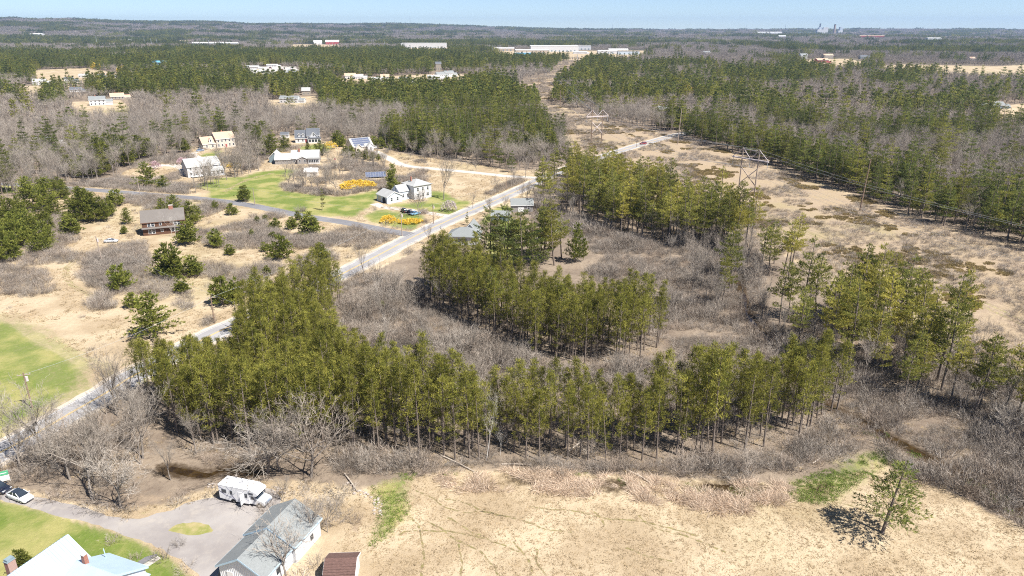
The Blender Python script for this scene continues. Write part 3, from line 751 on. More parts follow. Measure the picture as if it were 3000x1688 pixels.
h.win('l', 0, 2.6, 3.4); h.win('l', 0, 6.0, 3.4); h.win('l', 0, 2.6, 0.9); h.door('l', 0, 5.8, m='brownwood')

# -- farmhouse by the junction
f = House('farmhouse', 'pale blue grey farmhouse with hip roof, ell and arched garage by the junction', P(1135, 598), 40)
f.wing(0, 7.5, 0, 9, 3.0, 4.9, 'y', 'paleblue', 'roof_pale', 0.3)
arch = MB().prism([(1.3, 0.02), (4.0, 0.02), (4.0, 1.5)] + [(2.65 + 1.35 * cos(a), 1.5 + 1.0 * sin(a)) for a in np.linspace(0.2, pi - 0.2, 8)] + [(1.3, 1.5)], 'x', -0.06, 0.02)
f.part('arched_doorway', arch, 'darkvoid'); f.door('l', 0, 6.6, 2.4, 2.2, 'cream', 'garage_door')
f.win('f', 2.2, 0, 1.0); f.win('f', 5.2, 0, 1.0)
f.wing(7.6, 14, 2.2, 8.2, 4.1, 6.2, 'x', 'paleblue', 'roof_pale', 0.3)
f.win('l', 7.6, 5.2, 4.0, 0.9, 1.2); f.win('f', 9.4, 2.2, 1.2); f.win('f', 11.8, 2.2, 1.2); f.door('f', 10.6, 2.2)
f.wing(13.2, 22.4, -1, 8.6, 6.0, 8.2, 'hip', 'white', 'roof_pale', 0.45)
for z in (1.1, 3.8):
    for x in (15.2, 17.8, 20.4): f.win('f', x, -1, z)
    for y in (1.2, 4.0, 6.8): f.win('r', 22.4, y, z); f.win('l', 13.2, y, z) if z > 3 and y > 5 else None
f.chimney(15.4, 4.6, 7.4, 9.3, 0.6, 0.6)

# -- house with solar roof
s_ = House('solar_roof_house', 'cream house with rows of blue solar panels on its roof beside young pines', P(1036, 446), 35)
s_.wing(0, 13, 0, 11, 3.2, 7.4, 'x', 'cream', 'roof_pale', 0.4)
slope = atan2(4.2, 5.5)
rows = [(7, 0.3, 0.25), (7, 0.3, 1.95), (7, 0.3, 3.65), (4, 0.3, 5.35)]
for n, x0, dy in rows:
    for k in range(n):
        x = 1.0 + k * 1.62
        def rp(u, v, hgt=0.24): return (u, 5.5 - v * cos(slope), 7.4 - v * sin(slope) + hgt)
        pv = MB(); q4 = [rp(x, dy + .1), rp(x + 1.56, dy + .1), rp(x + 1.56, dy + 1.15 + .4), rp(x, dy + 1.15 + .4)]
        pv.add(q4 + [(a, b_, c_ - .05) for a, b_, c_ in q4], [(0, 1, 2, 3), (7, 6, 5, 4), (0, 4, 5, 1), (1, 5, 6, 2), (2, 6, 7, 3), (3, 7, 4, 0)])
        s_.part('solar_panel', pv, 'pv', s_.roof_o)
s_.wing(8.6, 12.6, -2.2, 0, 3.2, 5.0, 'y', 'white', 'roof_pale', 0.3); s_.win('f', 10.6, -2.2, 1.0)
s_.wing(1.2, 5.0, -1.6, 0, 3.0, 4.6, 'y', 'cream', 'roof_pale', 0.3); s_.win('r', 13, 3.5, 1.0); s_.win('r', 13, 7.5, 1.0); s_.win('r', 13, 5.5, 4.3)
s_.part('deck', MB().box(13.05, 16.2, 1.0, 6.0, 1.0, 1.15), 'trim')
for y in (1.1, 3.5, 5.9): s_.part('deck_post', MB().box(16.0, 16.15, y - .08, y + .08, 0, 2.1), 'trim')
s_.part('deck_rail', MB().box(16.02, 16.12, 1.2, 5.8, 2.0, 2.1).box(16.05, 16.1, 1.2, 5.8, 1.15, 1.95), 'trim')

# -- tan roofed house
a_ = House('tan_roofed_house', 'white colonial house with salmon tan roof and two car garage at the wood edge', P(596, 438), 40)
a_.wing(0, 8.2, 0, 8.6, 3.2, 7.0, 'x', 'cream', 'roof_tan', 0.3); a_.part('dark_gable', MB().prism([(0.1, 2.7), (8.5, 2.7), (8.5, 3.2), (4.3, 6.8), (0.1, 3.2)], 'x', -0.03, 0.0), 'taupe')  # taupe sheet paints the shade of the left gable end into its colour
a_.dormer(5.2, 0.3, 3.8, 3.5, 5.2, 6.3, 1.9, 'white', 'roof_tan')
for y in (2.3, 6.2): a_.door('l', 0, y, 2.7, 2.3, 'paleblue', 'garage_door')
a_.win('l', -0.03, 4.3, 4.0, 1.6, 1.3); a_.win('f', 2.4, 0, 1.0); a_.win('f', 6.0, 0, 1.0)
a_.wing(8.2, 20, -0.8, 8.8, 5.6, 9.2, 'x', 'cream', 'roof_tan', 0.3)
for i in range(5): a_.win('f', 9.5 + i * 2.3, -.8, 3.8)
for i in (0, 1, 3, 4): a_.win('f', 9.5 + i * 2.3, -.8, 1.0)
a_.door('f', 9.5 + 2 * 2.3, -.8, m='redmetal'); a_.chimney(14, 4.6, 8.4, 10.2, 0.7, 0.7)

# -- long white house
w = House('long_white_house', 'long white two storey house with pale roof behind bare trees', P(552, 521), 38)
w.wing(0, 16.5, 0, 10.0, 5.3, 8.7, 'x', 'white', 'roof_pale', 0.3)
for i in range(6):
    w.win('f', 1.6 + i * 2.6, 0, 3.6); w.win('f', 1.6 + i * 2.6, 0, 1.0, 0.9, 1.3) if i != 3 else w.door('f', 1.6 + i * 2.6, 0)
w.win('l', 0, 4.6, 3.7); w.win('l', 0, 3.0, 0.9); w.win('l', 0, 7.4, 0.9); w.part('meter_box', w.plane('l', 0, 5.2, 2.3, .4, .5, .15, 0), 'grille')
w.wing(10.5, 17.0, -3.6, 0, 3.0, 4.4, 'x', 'white', 'roof_pale', 0.25)
for i in range(3): w.win('f', 11.8 + i * 2.0, -3.6, 1.0)
w.wing(-1.6, 0, 8.0, 10.3, 2.4, 3.0, 'flat', 'white', 'roof_pale', 0.15); w.part('deck', MB().box(1.2, 7.2, -3.0, -0.02, 0.5, 0.62), 'trim')

# -- dark roofed cape and its shed
c_ = House('slate_roofed_house', 'white house with slate roof, two dormers and screened porch at the wood edge', P(866, 419), 12)
c_.wing(0, 7.6, 0, 9.5, 3.1, 7.6, 'x', 'white', 'roof_slate', 0.35); c_.part('dark_gable', MB().prism([(0.1, .2), (9.4, .2), (9.4, 3.1), (4.75, 7.4), (0.1, 3.1)], 'x', -0.03, 0.0), 'slateblue')  # darker slate blue sheet over the left gable of the white walls
c_.dormer(2.6, 0.6, 4.2, 3.6, 5.3, 6.2, 1.5, 'white', 'roof_slate'); c_.dormer(5.2, 0.6, 4.2, 3.6, 5.3, 6.2, 1.5, 'white', 'roof_slate')
c_.win('f', 2.0, 0, 0.9); c_.win('f', 4.8, 0, 0.9); c_.door('f', 6.8, 0, m='redmetal')
c_.wing(7.6, 15.6, -0.6, 10, 4.6, 8.6, 'x', 'white', 'roof_slate', 0.35)
c_.wing(9.6, 14.2, -1.4, 3.2, 4.2, 7.0, 'y', 'white', 'roof_slate', 0.3); c_.win('f', 11.9, -1.4, 4.4, 0.7, 1.2)
c_.wing(8.4, 16.4, -3.6, -1.4, 2.9, 3.5, 'flat', 'white', 'roof_slate', 0.2)
for i in range(4): c_.win('f', 9.5 + i * 1.95, -3.6, 0.8, 1.5, 1.7, split=False)
k_ = House('slate_roofed_shed', 'small white garden shed with slate roof left of the slate roofed house', P(822, 405), 8, 'shed')
k_.wing(0, 5.5, 0, 4, 2.3, 3.8, 'x', 'white', 'roof_slate', 0.25); k_.door('f', 2.7, 0, 1.4); k_.win('f', 1.0, 0, 0.9, 0.7, 0.9); k_.win('f', 4.5, 0, 0.9, 0.7, 0.9)

# -- grey ranch
r_ = House('grey_ranch_house', 'low grey house with pale roof, brick chimney and glazed sun porch above the lawn', P(854, 480), 8)
r_.wing(0, 15, 0, 10.5, 3.0, 6.6, 'x', 'greyshake', 'roof_pale', 0.4); r_.part('dark_gable', MB().prism([(0.1, .2), (10.4, .2), (10.4, 3.0), (5.25, 6.4), (0.1, 3.0)], 'x', -0.03, 0.0), 'slateblue')  # left gable end overlaid with a darker blue grey sheet
r_.chimney(4.2, 4.2, 5.5, 7.6, 0.9, 0.9); r_.wing(3.6, 9.5, -2.0, 0, 2.9, 4.2, 'y', 'greyshake', 'roof_pale', 0.3)
r_.win('f', 1.6, 0, 1.0); r_.win('f', 5.0, -2, 1.0); r_.win('f', 7.8, -2, 1.0)
r_.wing(9.6, 15.6, -2.6, 0, 2.8, 3.5, 'flat', 'white', 'roof_pale', 0.25)
for i in range(6): r_.win('f', 10.2 + i * 0.95, -2.6, 0.9, 0.75, 1.5, split=False)
r_.wing(-8.6, -0.2, -1.4, 6.4, 2.8, 5.4, 'x', 'greyshake', 'roof_pale', 0.35); r_.win('f', -2.0, -1.4, 1.2, 0.7, 0.8); r_.door('f', -5.8, -1.4, 2.4, 2.1, 'greyshake', 'garage_door'); r_.win('l', -8.6, 2.4, 1.0)
r_.wing(-12.8, -6.8, 5.0, 14.0, 2.9, 5.8, 'y', 'slateblue', 'roof_pale', 0.35)
k2 = House('lawn_shed', 'little cream shed with white metal roof among bare trees on the lawn', P(892, 518), 2, 'shed')
k2.wing(0, 6.6, 0, 4.2, 2.5, 4.0, 'x', 'cream', 'trim', 0.25); k2.door('f', 2.2, 0, 1.6, 2.0); k2.win('f', 5.0, 0, 1.0, 0.8, 0.9)
k2.part('cupola', MB().box(3.0, 3.6, 1.8, 2.4, 3.9, 4.5), 'trim', k2.roof_o)

# -- grey house in the left wood, road house behind the pines
e_ = House('grey_wood_house', 'pale grey house half hidden in the bare wood on the left', P(95, 440), 5)
e_.wing(0, 11, 0, 9, 4.8, 7.2, 'x', 'white', 'roof_pale', 0.3); e_.wing(11, 17, 0.6, 8, 3.2, 5.4, 'x', 'white', 'roof_pale', 0.3)
for i in range(4): e_.win('f', 1.6 + 2.6 * i, 0, 3.1); e_.win('f', 1.6 + 2.6 * i, 0, 0.8)
e_.door('f', 14, 0.6, 2.6, 2.2, 'trim', 'garage_door')
d_ = House('roadside_house', 'white house with grey hip roof half hidden behind the pines beside the road', P(1312, 716), -8)
d_.wing(0, 10.6, 0, 8, 2.9, 5.4, 'hip', 'white', 'roof_grey', 0.5)
for i in range(4): d_.win('f', 1.6 + i * 2.4, 0, 0.9)
d_.wing(4.2, 8.8, 8.1, 15, 2.9, 5.6, 'y', 'white', 'roof_grey', 0.4)
k3 = House('blue_grey_shed', 'blue grey metal roofed shed on the lawn behind the tall pines', P(1440, 648), -4, 'shed')
k3.wing(0, 7, 0, 5, 2.4, 3.6, 'x', 'slateblue', 'roof_grey', 0.3); k3.door('f', 2.0, 0, 1.8)
k4 = House('corner_shed', 'grey roofed barn behind the pines right of the main road', P(1498, 622), 2, 'barn')
k4.wing(0, 9, 0, 6, 3.0, 5.0, 'x', 'greyshake', 'roof_grey', 0.3); k4.door('f', 4.0, 0, 2.4); k4.win('f', 7.2, 0, 1.2)

# -- ground mounted solar array
p0 = P(1072, 524)
ar = thing('solar_array', 'ground mounted solar array standing on the lawn by the big pine', 'solar array', p0, radians(14))
for i in range(8):
    for j in range(2):
        pv = MB(); x = i * 1.28; t0, t1 = j * 1.75, j * 1.75 + 1.68
        c4 = [(x, t0 * .75, .7 + t0 * .62), (x + 1.22, t0 * .75, .7 + t0 * .62), (x + 1.22, t1 * .75, .7 + t1 * .62), (x, t1 * .75, .7 + t1 * .62)]
        pv.add(c4 + [(a, b_ + .03, c2 - .05) for a, b_, c2 in c4], [(0, 1, 2, 3), (7, 6, 5, 4), (0, 4, 5, 1), (1, 5, 6, 2), (2, 6, 7, 3), (3, 7, 4, 0)])
        p = pv.build('panel', M['pv'], ar)
        MB().bar(c4[0], c4[3], .05, .09).bar(c4[3], c4[2], .05, .09).build('panel_frame', M['pvframe'], p)
for i in range(4):
    x = 0.8 + i * 2.9
    MB().tube((x, 0.3, 0), (x, 0.3, .9), .06).tube((x, 2.3, 0), (x, 2.3, 2.55), .06).build('post', M['steel'], ar)
CLEAR.append((p0.x + 5, p0.y + 1, 7))

# -- far houses:   photo x, row, width m, depth, eave, ridge, wall, roof, angle, label
FAR = [
 (116, 250, 15, 10, 5.2, 8.2, 'white', 'roof_pale', 20, 'white two storey house left of the far pines'), (287, 309, 14, 10, 5.6, 8.6, 'white', 'roof_grey', 25, 'big white gabled house at the edge of the grey wood'),
 (345, 291, 13, 9, 3.2, 6.4, 'taupe', 'roof_tan', 30, 'brown roofed house right of the big white gabled house'), (202, 243, 11, 8, 5.0, 7.5, 'white', 'roof_slate', 20, 'white house with dark slate roof far left'),
 (222, 270, 12, 8, 3.0, 5.6, 'white', 'roof_slate', 20, 'low white house with dark roof among bare trees'), (245, 227, 14, 8, 3.2, 5.4, 'white', 'roof_pale', 10, 'low white far house left of the yellow tree'),
 (295, 224, 12, 8, 4.0, 6.2, 'paleblue', 'roof_tan', 0, 'pale blue far house by the yellow tree'), (350, 229, 34, 10, 3.6, 5.0, 'cream', 'roof_grey', 4, 'long low grey roofed far building'),
 (466, 192, 26, 16, 6, 9, 'bluemetal', 'bluemetal', 12, 'bright blue metal building deep in the pines'), (737, 203, 24, 12, 4, 6.5, 'white', 'roof_pale', 0, 'white far shed at the left of the vehicle yard'),
 (735, 216, 18, 10, 5, 8, 'white', 'roof_pale', 15, 'white gabled far house below the vehicle yard'), (854, 220, 14, 9, 5, 8, 'white', 'roof_grey', 10, 'white far house at the right of the vehicle yard'),
 (796, 196, 20, 9, 4, 5, 'white', 'trim', 0, 'white far building behind the vehicle yard'), (846, 302, 19, 9, 4.6, 7, 'white', 'roof_grey', -4, 'long white house with grey roof at the wood edge'),
 (897, 278, 9, 8, 5, 8, 'taupe', 'roof_pale', 10, 'small steep roofed house behind the long white house'), (108, 119, 70, 30, 10, 13, 'white', 'trim', 0, 'distant white building far left on the plain'),
 (365, 124, 60, 30, 9, 12, 'white', 'roof_pale', 0, 'distant pale building left of the steel poles'), (628, 134, 190, 30, 9, 12, 'white', 'trim', 0, 'long distant white roof on the plain'),
 (932, 129, 36, 24, 10, 18, 'white', 'trim', 20, 'distant white barn left of the red barn'), (974, 129, 60, 26, 12, 20, 'redmetal', 'trim', 10, 'distant red barn with white roof'),
 (1027, 231, 16, 10, 4.6, 8, 'white', 'roof_tan', 15, 'white far house with red brown roof'), (1052, 232, 12, 9, 4, 7, 'white', 'roof_pale', 10, 'white far garage beside the red brown roof'),
 (1105, 240, 17, 9, 4, 6.5, 'white', 'roof_pale', 8, 'low white far house left of the square house'), (1128, 237, 12, 10, 6, 9, 'white', 'roof_tan', 8, 'square white far house with hip roof'),
 (1186, 246, 16, 9, 5, 8.5, 'white', 'roof_grey', 8, 'white far house with attached garage'), (1272, 233, 18, 9, 4, 6.5, 'white', 'roof_pale', 12, 'pale far house at the left of the row'),
 (1293, 230, 13, 9, 6, 9.5, 'white', 'roof_grey', 30, 'tall white gabled far house in the row'), (1318, 226, 15, 9, 6.5, 9.5, 'white', 'roof_grey', 30, 'white far house at the right of the row'),
 (1285, 207, 10, 9, 12, 15, 'taupe', 'roof_slate', 10, 'brown tower like far house above the row'), (1385, 229, 22, 9, 3, 5, 'paleblue', 'roof_grey', 0, 'low blue grey far house near the corridor'),
 (1443, 228, 24, 11, 5, 7.5, 'slateblue', 'roof_slate', 0, 'dark blue grey far house near the corridor'),
 (1240, 141, 165, 50, 17, 18, 'white', 'trim', 0, 'huge white warehouse on the plain'), (1625, 152, 150, 60, 17, 18, 'white', 'trim', 2, 'large white factory hall at the head of the corridor'),
 (1559, 158, 95, 40, 10, 12, 'tanwall', 'trim', 2, 'tan factory wing left of the white hall'), (1477, 150, 65, 25, 8, 10, 'tanwall', 'trim', 0, 'low tan distant building left of the factory'),
 (1532, 163, 45, 20, 8, 9, 'bluemetal', 'trim', 4, 'blue distant warehouse in front of the factory'), (1780, 158, 55, 25, 8, 10, 'white', 'trim', 0, 'white distant warehouse right of the corridor'),
 (1812, 153, 60, 25, 8, 10, 'cream', 'trim', 0, 'cream distant warehouse behind the white one'), (1842, 160, 60, 25, 8, 9, 'paleblue', 'roof_pale', 0, 'pale blue distant warehouse at the right'),
 (1710, 146, 50, 25, 12, 13, 'white', 'trim', 0, 'white distant block right of the factory hall'), (1700, 158, 40, 15, 5, 6, 'white', 'trim', 0, 'low white loading shed before the factory'),
 (2254, 106, 210, 40, 18, 22, 'white', 'trim', 0, 'distant long white building left of the mill'), (2411, 184, 26, 14, 6, 9, 'redmetal', 'roof_tan', 6, 'brown far house by the mown clearing'),
 (2427, 172, 24, 12, 8, 11, 'taupe', 'roof_tan', 6, 'taupe far house behind the brown one'), (2536, 173, 26, 14, 6, 9, 'slateblue', 'roof_slate', 0, 'blue grey far house right of the clearing'),
 (2355, 172, 18, 10, 9, 12, 'white', 'roof_grey', 10, 'white far house left of the clearing'), (2908, 318, 22, 11, 3.4, 6, 'slateblue', 'roof_grey', -3, 'blue grey barn at the right edge of the woods'),
 (2737, 123, 70, 30, 12, 14, 'white', 'trim', 0, 'distant white block right of the mill town'), (2555, 118, 150, 30, 12, 14, 'redmetal', 'roof_tan', 0, 'distant red brick mill block'),
 (2291, 117, 45, 25, 12, 14, 'white', 'trim', 0, 'small distant white block left of the mill'), (2850, 176, 14, 9, 4, 7, 'cream', 'roof_tan', 10, 'cream far house behind the tan field'), (1750, 108, 60, 20, 8, 10, 'white', 'trim', 0, 'tiny white building below the horizon'),
 (2070, 158, 20, 12, 5, 8, 'white', 'roof_grey', 0, 'white far house among bare trees right of the corridor'), (1420, 124, 50, 20, 8, 10, 'white', 'trim', 0, 'small white building on the far plain'), (1950, 330, 12, 9, 3.2, 5.6, 'white', 'roof_grey', 10, 'pale house glimpsed through the bare trees beyond the corridor')]
FARCLEAR = []
for fx, fy, L, D, ev, rg, wm, rm, an, lab in FAR:
    p = P(fx, fy); p.z = float(terrain(p.x, p.y)) - 0.3
    big = L > 40
    hs = House('warehouse' if big else 'distant_house', lab, (p.x - L / 2 * cos(radians(an)), p.y - L / 2 * sin(radians(an)), p.z), an, 'building' if big else 'house')
    hs.wing(0, L, 0, D, ev, rg, 'flat' if big and rg - ev < 2 else 'x', wm, rm, 0.4, th=0.2, clear=False)
    if big:
        n = int(L / 12)
        for i in range(n): hs.part('door', hs.plane('f', 6 + i * 12, 0, 0.2, 4, 4.5, .1, -.02), 'slateblue')
    else:
        n = max(2, int(L / 3.2))
        for i in range(n):
            for zz in ((1.0, 3.7) if ev > 4.5 else (1.0,)): hs.win('f', (i + .5) * L / n, 0, zz, 1.1, 1.4, split=False)
        if L > 10 and rg < 11:
            hs.wing(L, L + 6, 1, D - 1, ev * .62, rg * .66, 'x', wm, rm, 0.3, clear=False); hs.chimney(L * .4, D / 2, rg - .6, rg + 1.2, .8, .8)
    FARCLEAR.append((p.x, p.y, L / 2 + 6, max(25, min(160, 0.09 * p.y))))

# -- paper mill on the skyline
for sx_, sy_, top, rr, m_, lab in ((2399, 103, 70, 8.5, 'stack_dark', 'dark thin smokestack of the distant mill'), (2442, 106, 72, 9.5, 'stack_tan', 'tan smokestack right of the distant mill')):
    p = P(sx_, sy_); hgt = height_at(sx_, sy_, top); z = float(terrain(p.x, p.y))
    st = thing('smokestack', lab, 'smokestack', (p.x, p.y, z), 0)
    MB().tube((0, 0, 0), (0, 0, hgt - z), rr * 1.15, rr * .8, 12).build('shaft', M[m_], st); MB().tube((0, 0, hgt - z), (0, 0, hgt - z + 3), rr * .9, rr * .9, 12).build('rim', M['stack_dark'], st)
p = P(2408, 106); z = float(terrain(p.x, p.y))
ml = House('paper_mill', 'white paper mill blocks at the foot of the dark smokestack', (p.x - 45, p.y, z), 0, 'mill')
ml.wing(0, 55, 0, 40, 38, 39, 'flat', 'white', 'trim', 0.1, clear=False); ml.wing(55, 95, 5, 40, 55, 56, 'flat', 'white', 'trim', 0.1, clear=False); ml.wing(-160, 0, 8, 22, 18, 19, 'flat', 'slateblue', 'roof_slate', 0.1, clear=False); ml.wing(15, 35, 5, 25, 58, 59, 'flat', 'paleblue', 'trim', 0, clear=False)
for i in range(6): ml.part('louvre', ml.plane('f', 5 + i * 9, 0, 8, 5, 6, .3, 0), 'slateblue')
p = P(2461, 106); z = float(terrain(p.x, p.y))
m2 = House('mill_tower', 'pale mill tower block right of the tan smokestack', (p.x - 20, p.y, z), 0, 'mill')
m2.wing(0, 38, 0, 30, 30, 31, 'flat', 'white', 'trim', 0.1, clear=False); m2.wing(12, 36, 0.5, 25, 58, 59, 'flat', 'paleblue', 'trim', 0, clear=False)
for i in range(3): m2.part('louvre', m2.plane('f', 8 + i * 11, 0, 8, 6, 8, .3, 0), 'slateblue')

# ------------------------------------------------------------------ poles, towers, wires
def tower(pl, pr, hgt, label, arm=(4.8, 4.0), braces=2, dark=False):
    a, b2 = P(*pl), P(*pr)
    mid = (a + b2) / 2; d = b2 - a; sp = d.length / 2
    tw = thing('transmission_tower', label, 'power tower', mid, atan2(d.y, d.x), 'wooden power towers in the corridor')
    pm = M['pole'] if dark else M['polepale']
    for sgn in (-1, 1):
        MB().tube((sgn * sp, 0, 0), (sgn * sp, 0, hgt), .33, .23, 8).build('pole', pm, tw)
    za = hgt - 4.6; e = sp + arm[0]
    MB().bar((-e, -.25, za), (e, -.25, za), .36, .42).bar((-e, .25, za), (e, .25, za), .36, .42).build('crossarm', M['crossarm'], tw)
    br = [((-sp, hgt - .3), (-e, za + .2)), ((sp, hgt - .3), (e, za + .2)), ((-sp, hgt - .3), (0, za + .2)), ((sp, hgt - .3), (0, za + .2))]
    if not dark: br.append(((-sp, hgt - .7), (sp, hgt - .7)))
    for (x0, z0), (x1, z1) in br: MB().bar((x0, 0, z0), (x1, 0, z1), .2, .24).build('brace', M['crossarm'], tw)
    zt = za - 3.5
    for k in range(braces):
        z1, z0 = zt - k * 8.2, zt - k * 8.2 - 7.2
        MB().bar((-sp, -.3, z1), (sp, -.3, z0), .28, .3).build('cross_brace', M['crossarm'] if dark else M['polepale'], tw); MB().bar((-sp, .3, z0), (sp, .3, z1), .28, .3).build('cross_brace', M['crossarm'], tw)
    pts = []
    for x in (-e + .3, 0, e - .3):
        MB().tube((x, 0, za), (x, 0, za - 3.2), .11, .11, 6).build('insulator', M['insulator'], tw)
        pts.append(tw.matrix_basis @ Vector((x, 0, za - 3.2)))
    for x in (-sp, sp): pts.append(tw.matrix_basis @ Vector((x, 0, hgt)))
    return pts
h1 = height_at(2205, 600, 437)
T1 = tower((2160, 592), (2206, 602), h1, 'near pale wooden H frame power tower with X braces in the corridor', braces=2)
h2 = height_at(1762, 416, 319)
T2 = tower((1732, 419), (1762, 417), h2, 'farther dark H frame power tower beyond the road', (4.2, 4), 1, True)
T2[0:3] = [T2[0], T2[1], T2[2]]
def off(pts, v, dz=0): return [p + Vector((v[0], v[1], dz)) for p in pts]
dirv = (T1[1] - T2[1]); dirv.z = 0
T0 = off(T1, (dirv.x * 0.95 + 12, dirv.y * 0.95))
q1 = P(1600, 235); T3 = [Vector((q1.x + (i - 1) * 5 if i < 3 else q1.x + (i - 3.5) * 6, q1.y, 17 if i < 3 else 23)) for i in range(5)]
def wire(name, a, b2, sag, r, label, group, n=24, mid='wire'):
    mb = MB(); prev = None
    for k in range(n + 1):
        s = k / n; p = a.lerp(b2, s); p = Vector((p.x, p.y, p.z - sag * 4 * s * (1 - s)))
        if prev is not None: mb.tube(prev, p, r, r, 4)
        prev = p
    o = mb.build(name, M[mid], None); tag(o, label, 'wire', group)
    return o
WG = 'power line wires over the corridor'
for seg, (PA, PB, lab) in enumerate(((T0, T1, 'power line wire running from the near tower out of the right edge'), (T1, T2, 'power line wire slung between the two H frame towers'), (T2, T3, 'power line wire running from the farther tower into the distance'))):
    for i in range(5): wire('power_wire', PA[i], PB[i], 5.0 if i < 3 else 3.2, 0.03 + 0.02 * seg, lab, WG)

def upole(px, py, top, label, group, m='pole', arm=False, can=False, r=0.17, lean=0.0):
    p = P(px, py); hgt = height_at(px, py, top); z = float(terrain(p.x, p.y)) if p.y > 900 else 0
    po = thing('utility_pole', label, 'pole', (p.x, p.y, z), 0.35, group)
    MB().tube((0, 0, 0), (lean, 0, hgt - z), r, r * .72, 8).build('pole', M[m], po)
    if arm:
        MB().bar((lean - 1.2, 0, hgt - .5), (lean + 1.2, 0, hgt - .5), .11, .13).build('crossarm', M['polepale'], po)
        for x in (-1.05, -.45, .45, 1.05): MB().tube((lean + x, 0, hgt - .44), (lean + x, 0, hgt - .2), .05, .03, 6).build('insulator', M['insulator'], po)
    if can: MB().tube((lean + .35, 0, hgt - 1.9), (lean + .35, 0, hgt - .9), .26, .26, 10).build('transformer', M['crossarm'], po)
    return Vector((p.x + lean, p.y, hgt - .4))
UG = 'utility poles along the roads'
up = {}
up['c'] = upole(95, 1195, 1092, 'utility pole with transformer and crossarm at the edge of the green field', UG, arm=True, can=True)
up['a'] = upole(629, 946, 867, 'brown utility pole in the brush above the road', UG, arm=True)
up['b'] = upole(698, 968, 884, 'pale utility pole on the near side of the road', UG, 'polepale')
up['d'] = upole(1178, 692, 622, 'pale utility pole with guy wire at the road junction', UG, 'polepale', can=True)
up['e'] = upole(1270, 655, 597, 'brown utility pole with white transformer by the driveway entrance', UG, can=True)
up['f'] = upole(301, 773, 692, 'pale leaning pole with transformer in the meadow below the brown house', UG, 'polepale', can=True, lean=-0.4)
up['g'] = upole(747, 601, 551, 'pale pole at the lawn corner by the side road', UG, 'polepale')
up['h'] = upole(410, 568, 522, 'pale pole beside the side road in front of the bushy pines', UG, 'polepale')
up['i'] = upole(113, 530, 499, 'pale pole among pines at the far left of the side road', UG, 'polepale')
up['j'] = upole(1483, 556, 517, 'slim pole beside the road north of the junction', UG)
up['k'] = upole(1700, 487, 444, 'slim grey pole where the road enters the corridor', UG)
up['l'] = upole(1865, 431, 402, 'slim pole beside the road near the red car', UG)
upole(2519, 618, 468, 'tall brown pole at the corridor edge against the dark pines', UG, r=.28, lean=1.0)
upole(1985, 423, 318, 'tall pale pole on the road verge before the right hand wood', UG, 'polepale', r=.26, lean=1.0)
CG = 'poles of the far corridor'
for i, (x, y, t_) in enumerate(((1516, 288, 245), (1566, 300, 255), (1574, 292, 250), (1608, 290, 240), (1617, 244, 208), (1641, 310, 264), (1744, 322, 280), (1577, 246, 220), (1603, 248, 222), (1661, 232, 200), (1684, 210, 180))):
    upole(x, y, t_, 'slim dark wooden pole standing in the distant corridor', CG, r=.3)
SGR = 'steel line poles on the far plain'
for x, y, t_ in ((285, 133, 108), (425, 135, 113), (445, 136, 113), (461, 135, 113), (613, 138, 117), (645, 139, 118), (673, 138, 115), (203, 123, 108), (309, 125, 113), (1106, 147, 128), (1112, 149, 130), (1128, 147, 122), (1278, 176, 151), (1444, 161, 132), (1691, 191, 160), (1012, 139, 125), (1034, 141, 127), (1197, 151, 138), (795, 138, 124), (845, 140, 126), (936, 141, 129), (60, 120, 111), (136, 120, 108), (178, 121, 107)):
    upole(x, y, t_, 'slim pale steel line pole on the far plain', SGR, 'steel', r=.75 if y > 145 else 1.0)
for x, y, t_, r in ((1203, 66, 47, 1.4), (1058, 66, 58, 1.2), (1793, 81, 73, 1.5), (2299, 80, 72, 1.5), (2184, 80, 76, 1.4), (1157, 64, 58, 1.2)):
    # masts on the ridge: stand on the ridge crest 10 km out
    yy = 10000.0; xx = (x - 1500) / FPX * (yy * cos(PITCH) + CAM_H * sin(PITCH)); zz = float(terrain(xx, yy))
    hh = CAM_H + (81 - t_) * yy / 2348.0 - zz
    po = thing('radio_mast', 'thin radio mast standing on the distant ridge', 'mast', (xx, yy, zz), 0, 'radio masts on the ridge')
    MB().tube((0, 0, 0), (0, 0, max(30, hh)), r * 2, r, 5).build('mast', M['steel'], po)
RG = 'utility wires along the roads'
for a, b2, lab in (('c', 'a', 'sagging utility wire from the field pole to the brush pole'), ('a', 'd', 'utility wire above the pine stand beside the road'), ('d', 'e', 'utility wire at the road junction'), ('e', 'j', 'utility wire north of the junction'), ('j', 'k', 'utility wire along the upper road'), ('k', 'l', 'utility wire crossing the corridor'), ('f', 'b', 'utility wire crossing the meadow'), ('g', 'd', 'utility wire along the side road'), ('h', 'g', 'utility wire along the left side road'), ('i', 'h', 'utility wire at the far left')):
    wire('utility_wire', up[a], up[b2], 1.2, 0.022, lab, RG, 14)
gw = P(1135, 690); wire('guy_wire', up['d'], Vector((gw.x, gw.y, 0)), 0, 0.05, 'brown guy pole wire slanting down from the junction pole', RG, 2, 'pole')
fp = P(986, 492); fl = thing('flagpole', 'white flagpole with a small red flag on the lawn', 'flagpole', fp, 0)
fh = height_at(986, 492, 463); MB().tube((0, 0, 0), (0, 0, fh), .07, .05, 8).build('pole', M['trim'], fl); MB().box(-.9, -.05, -.02, .02, fh - 1.0, fh - .1).build('flag', M['flag'], fl)

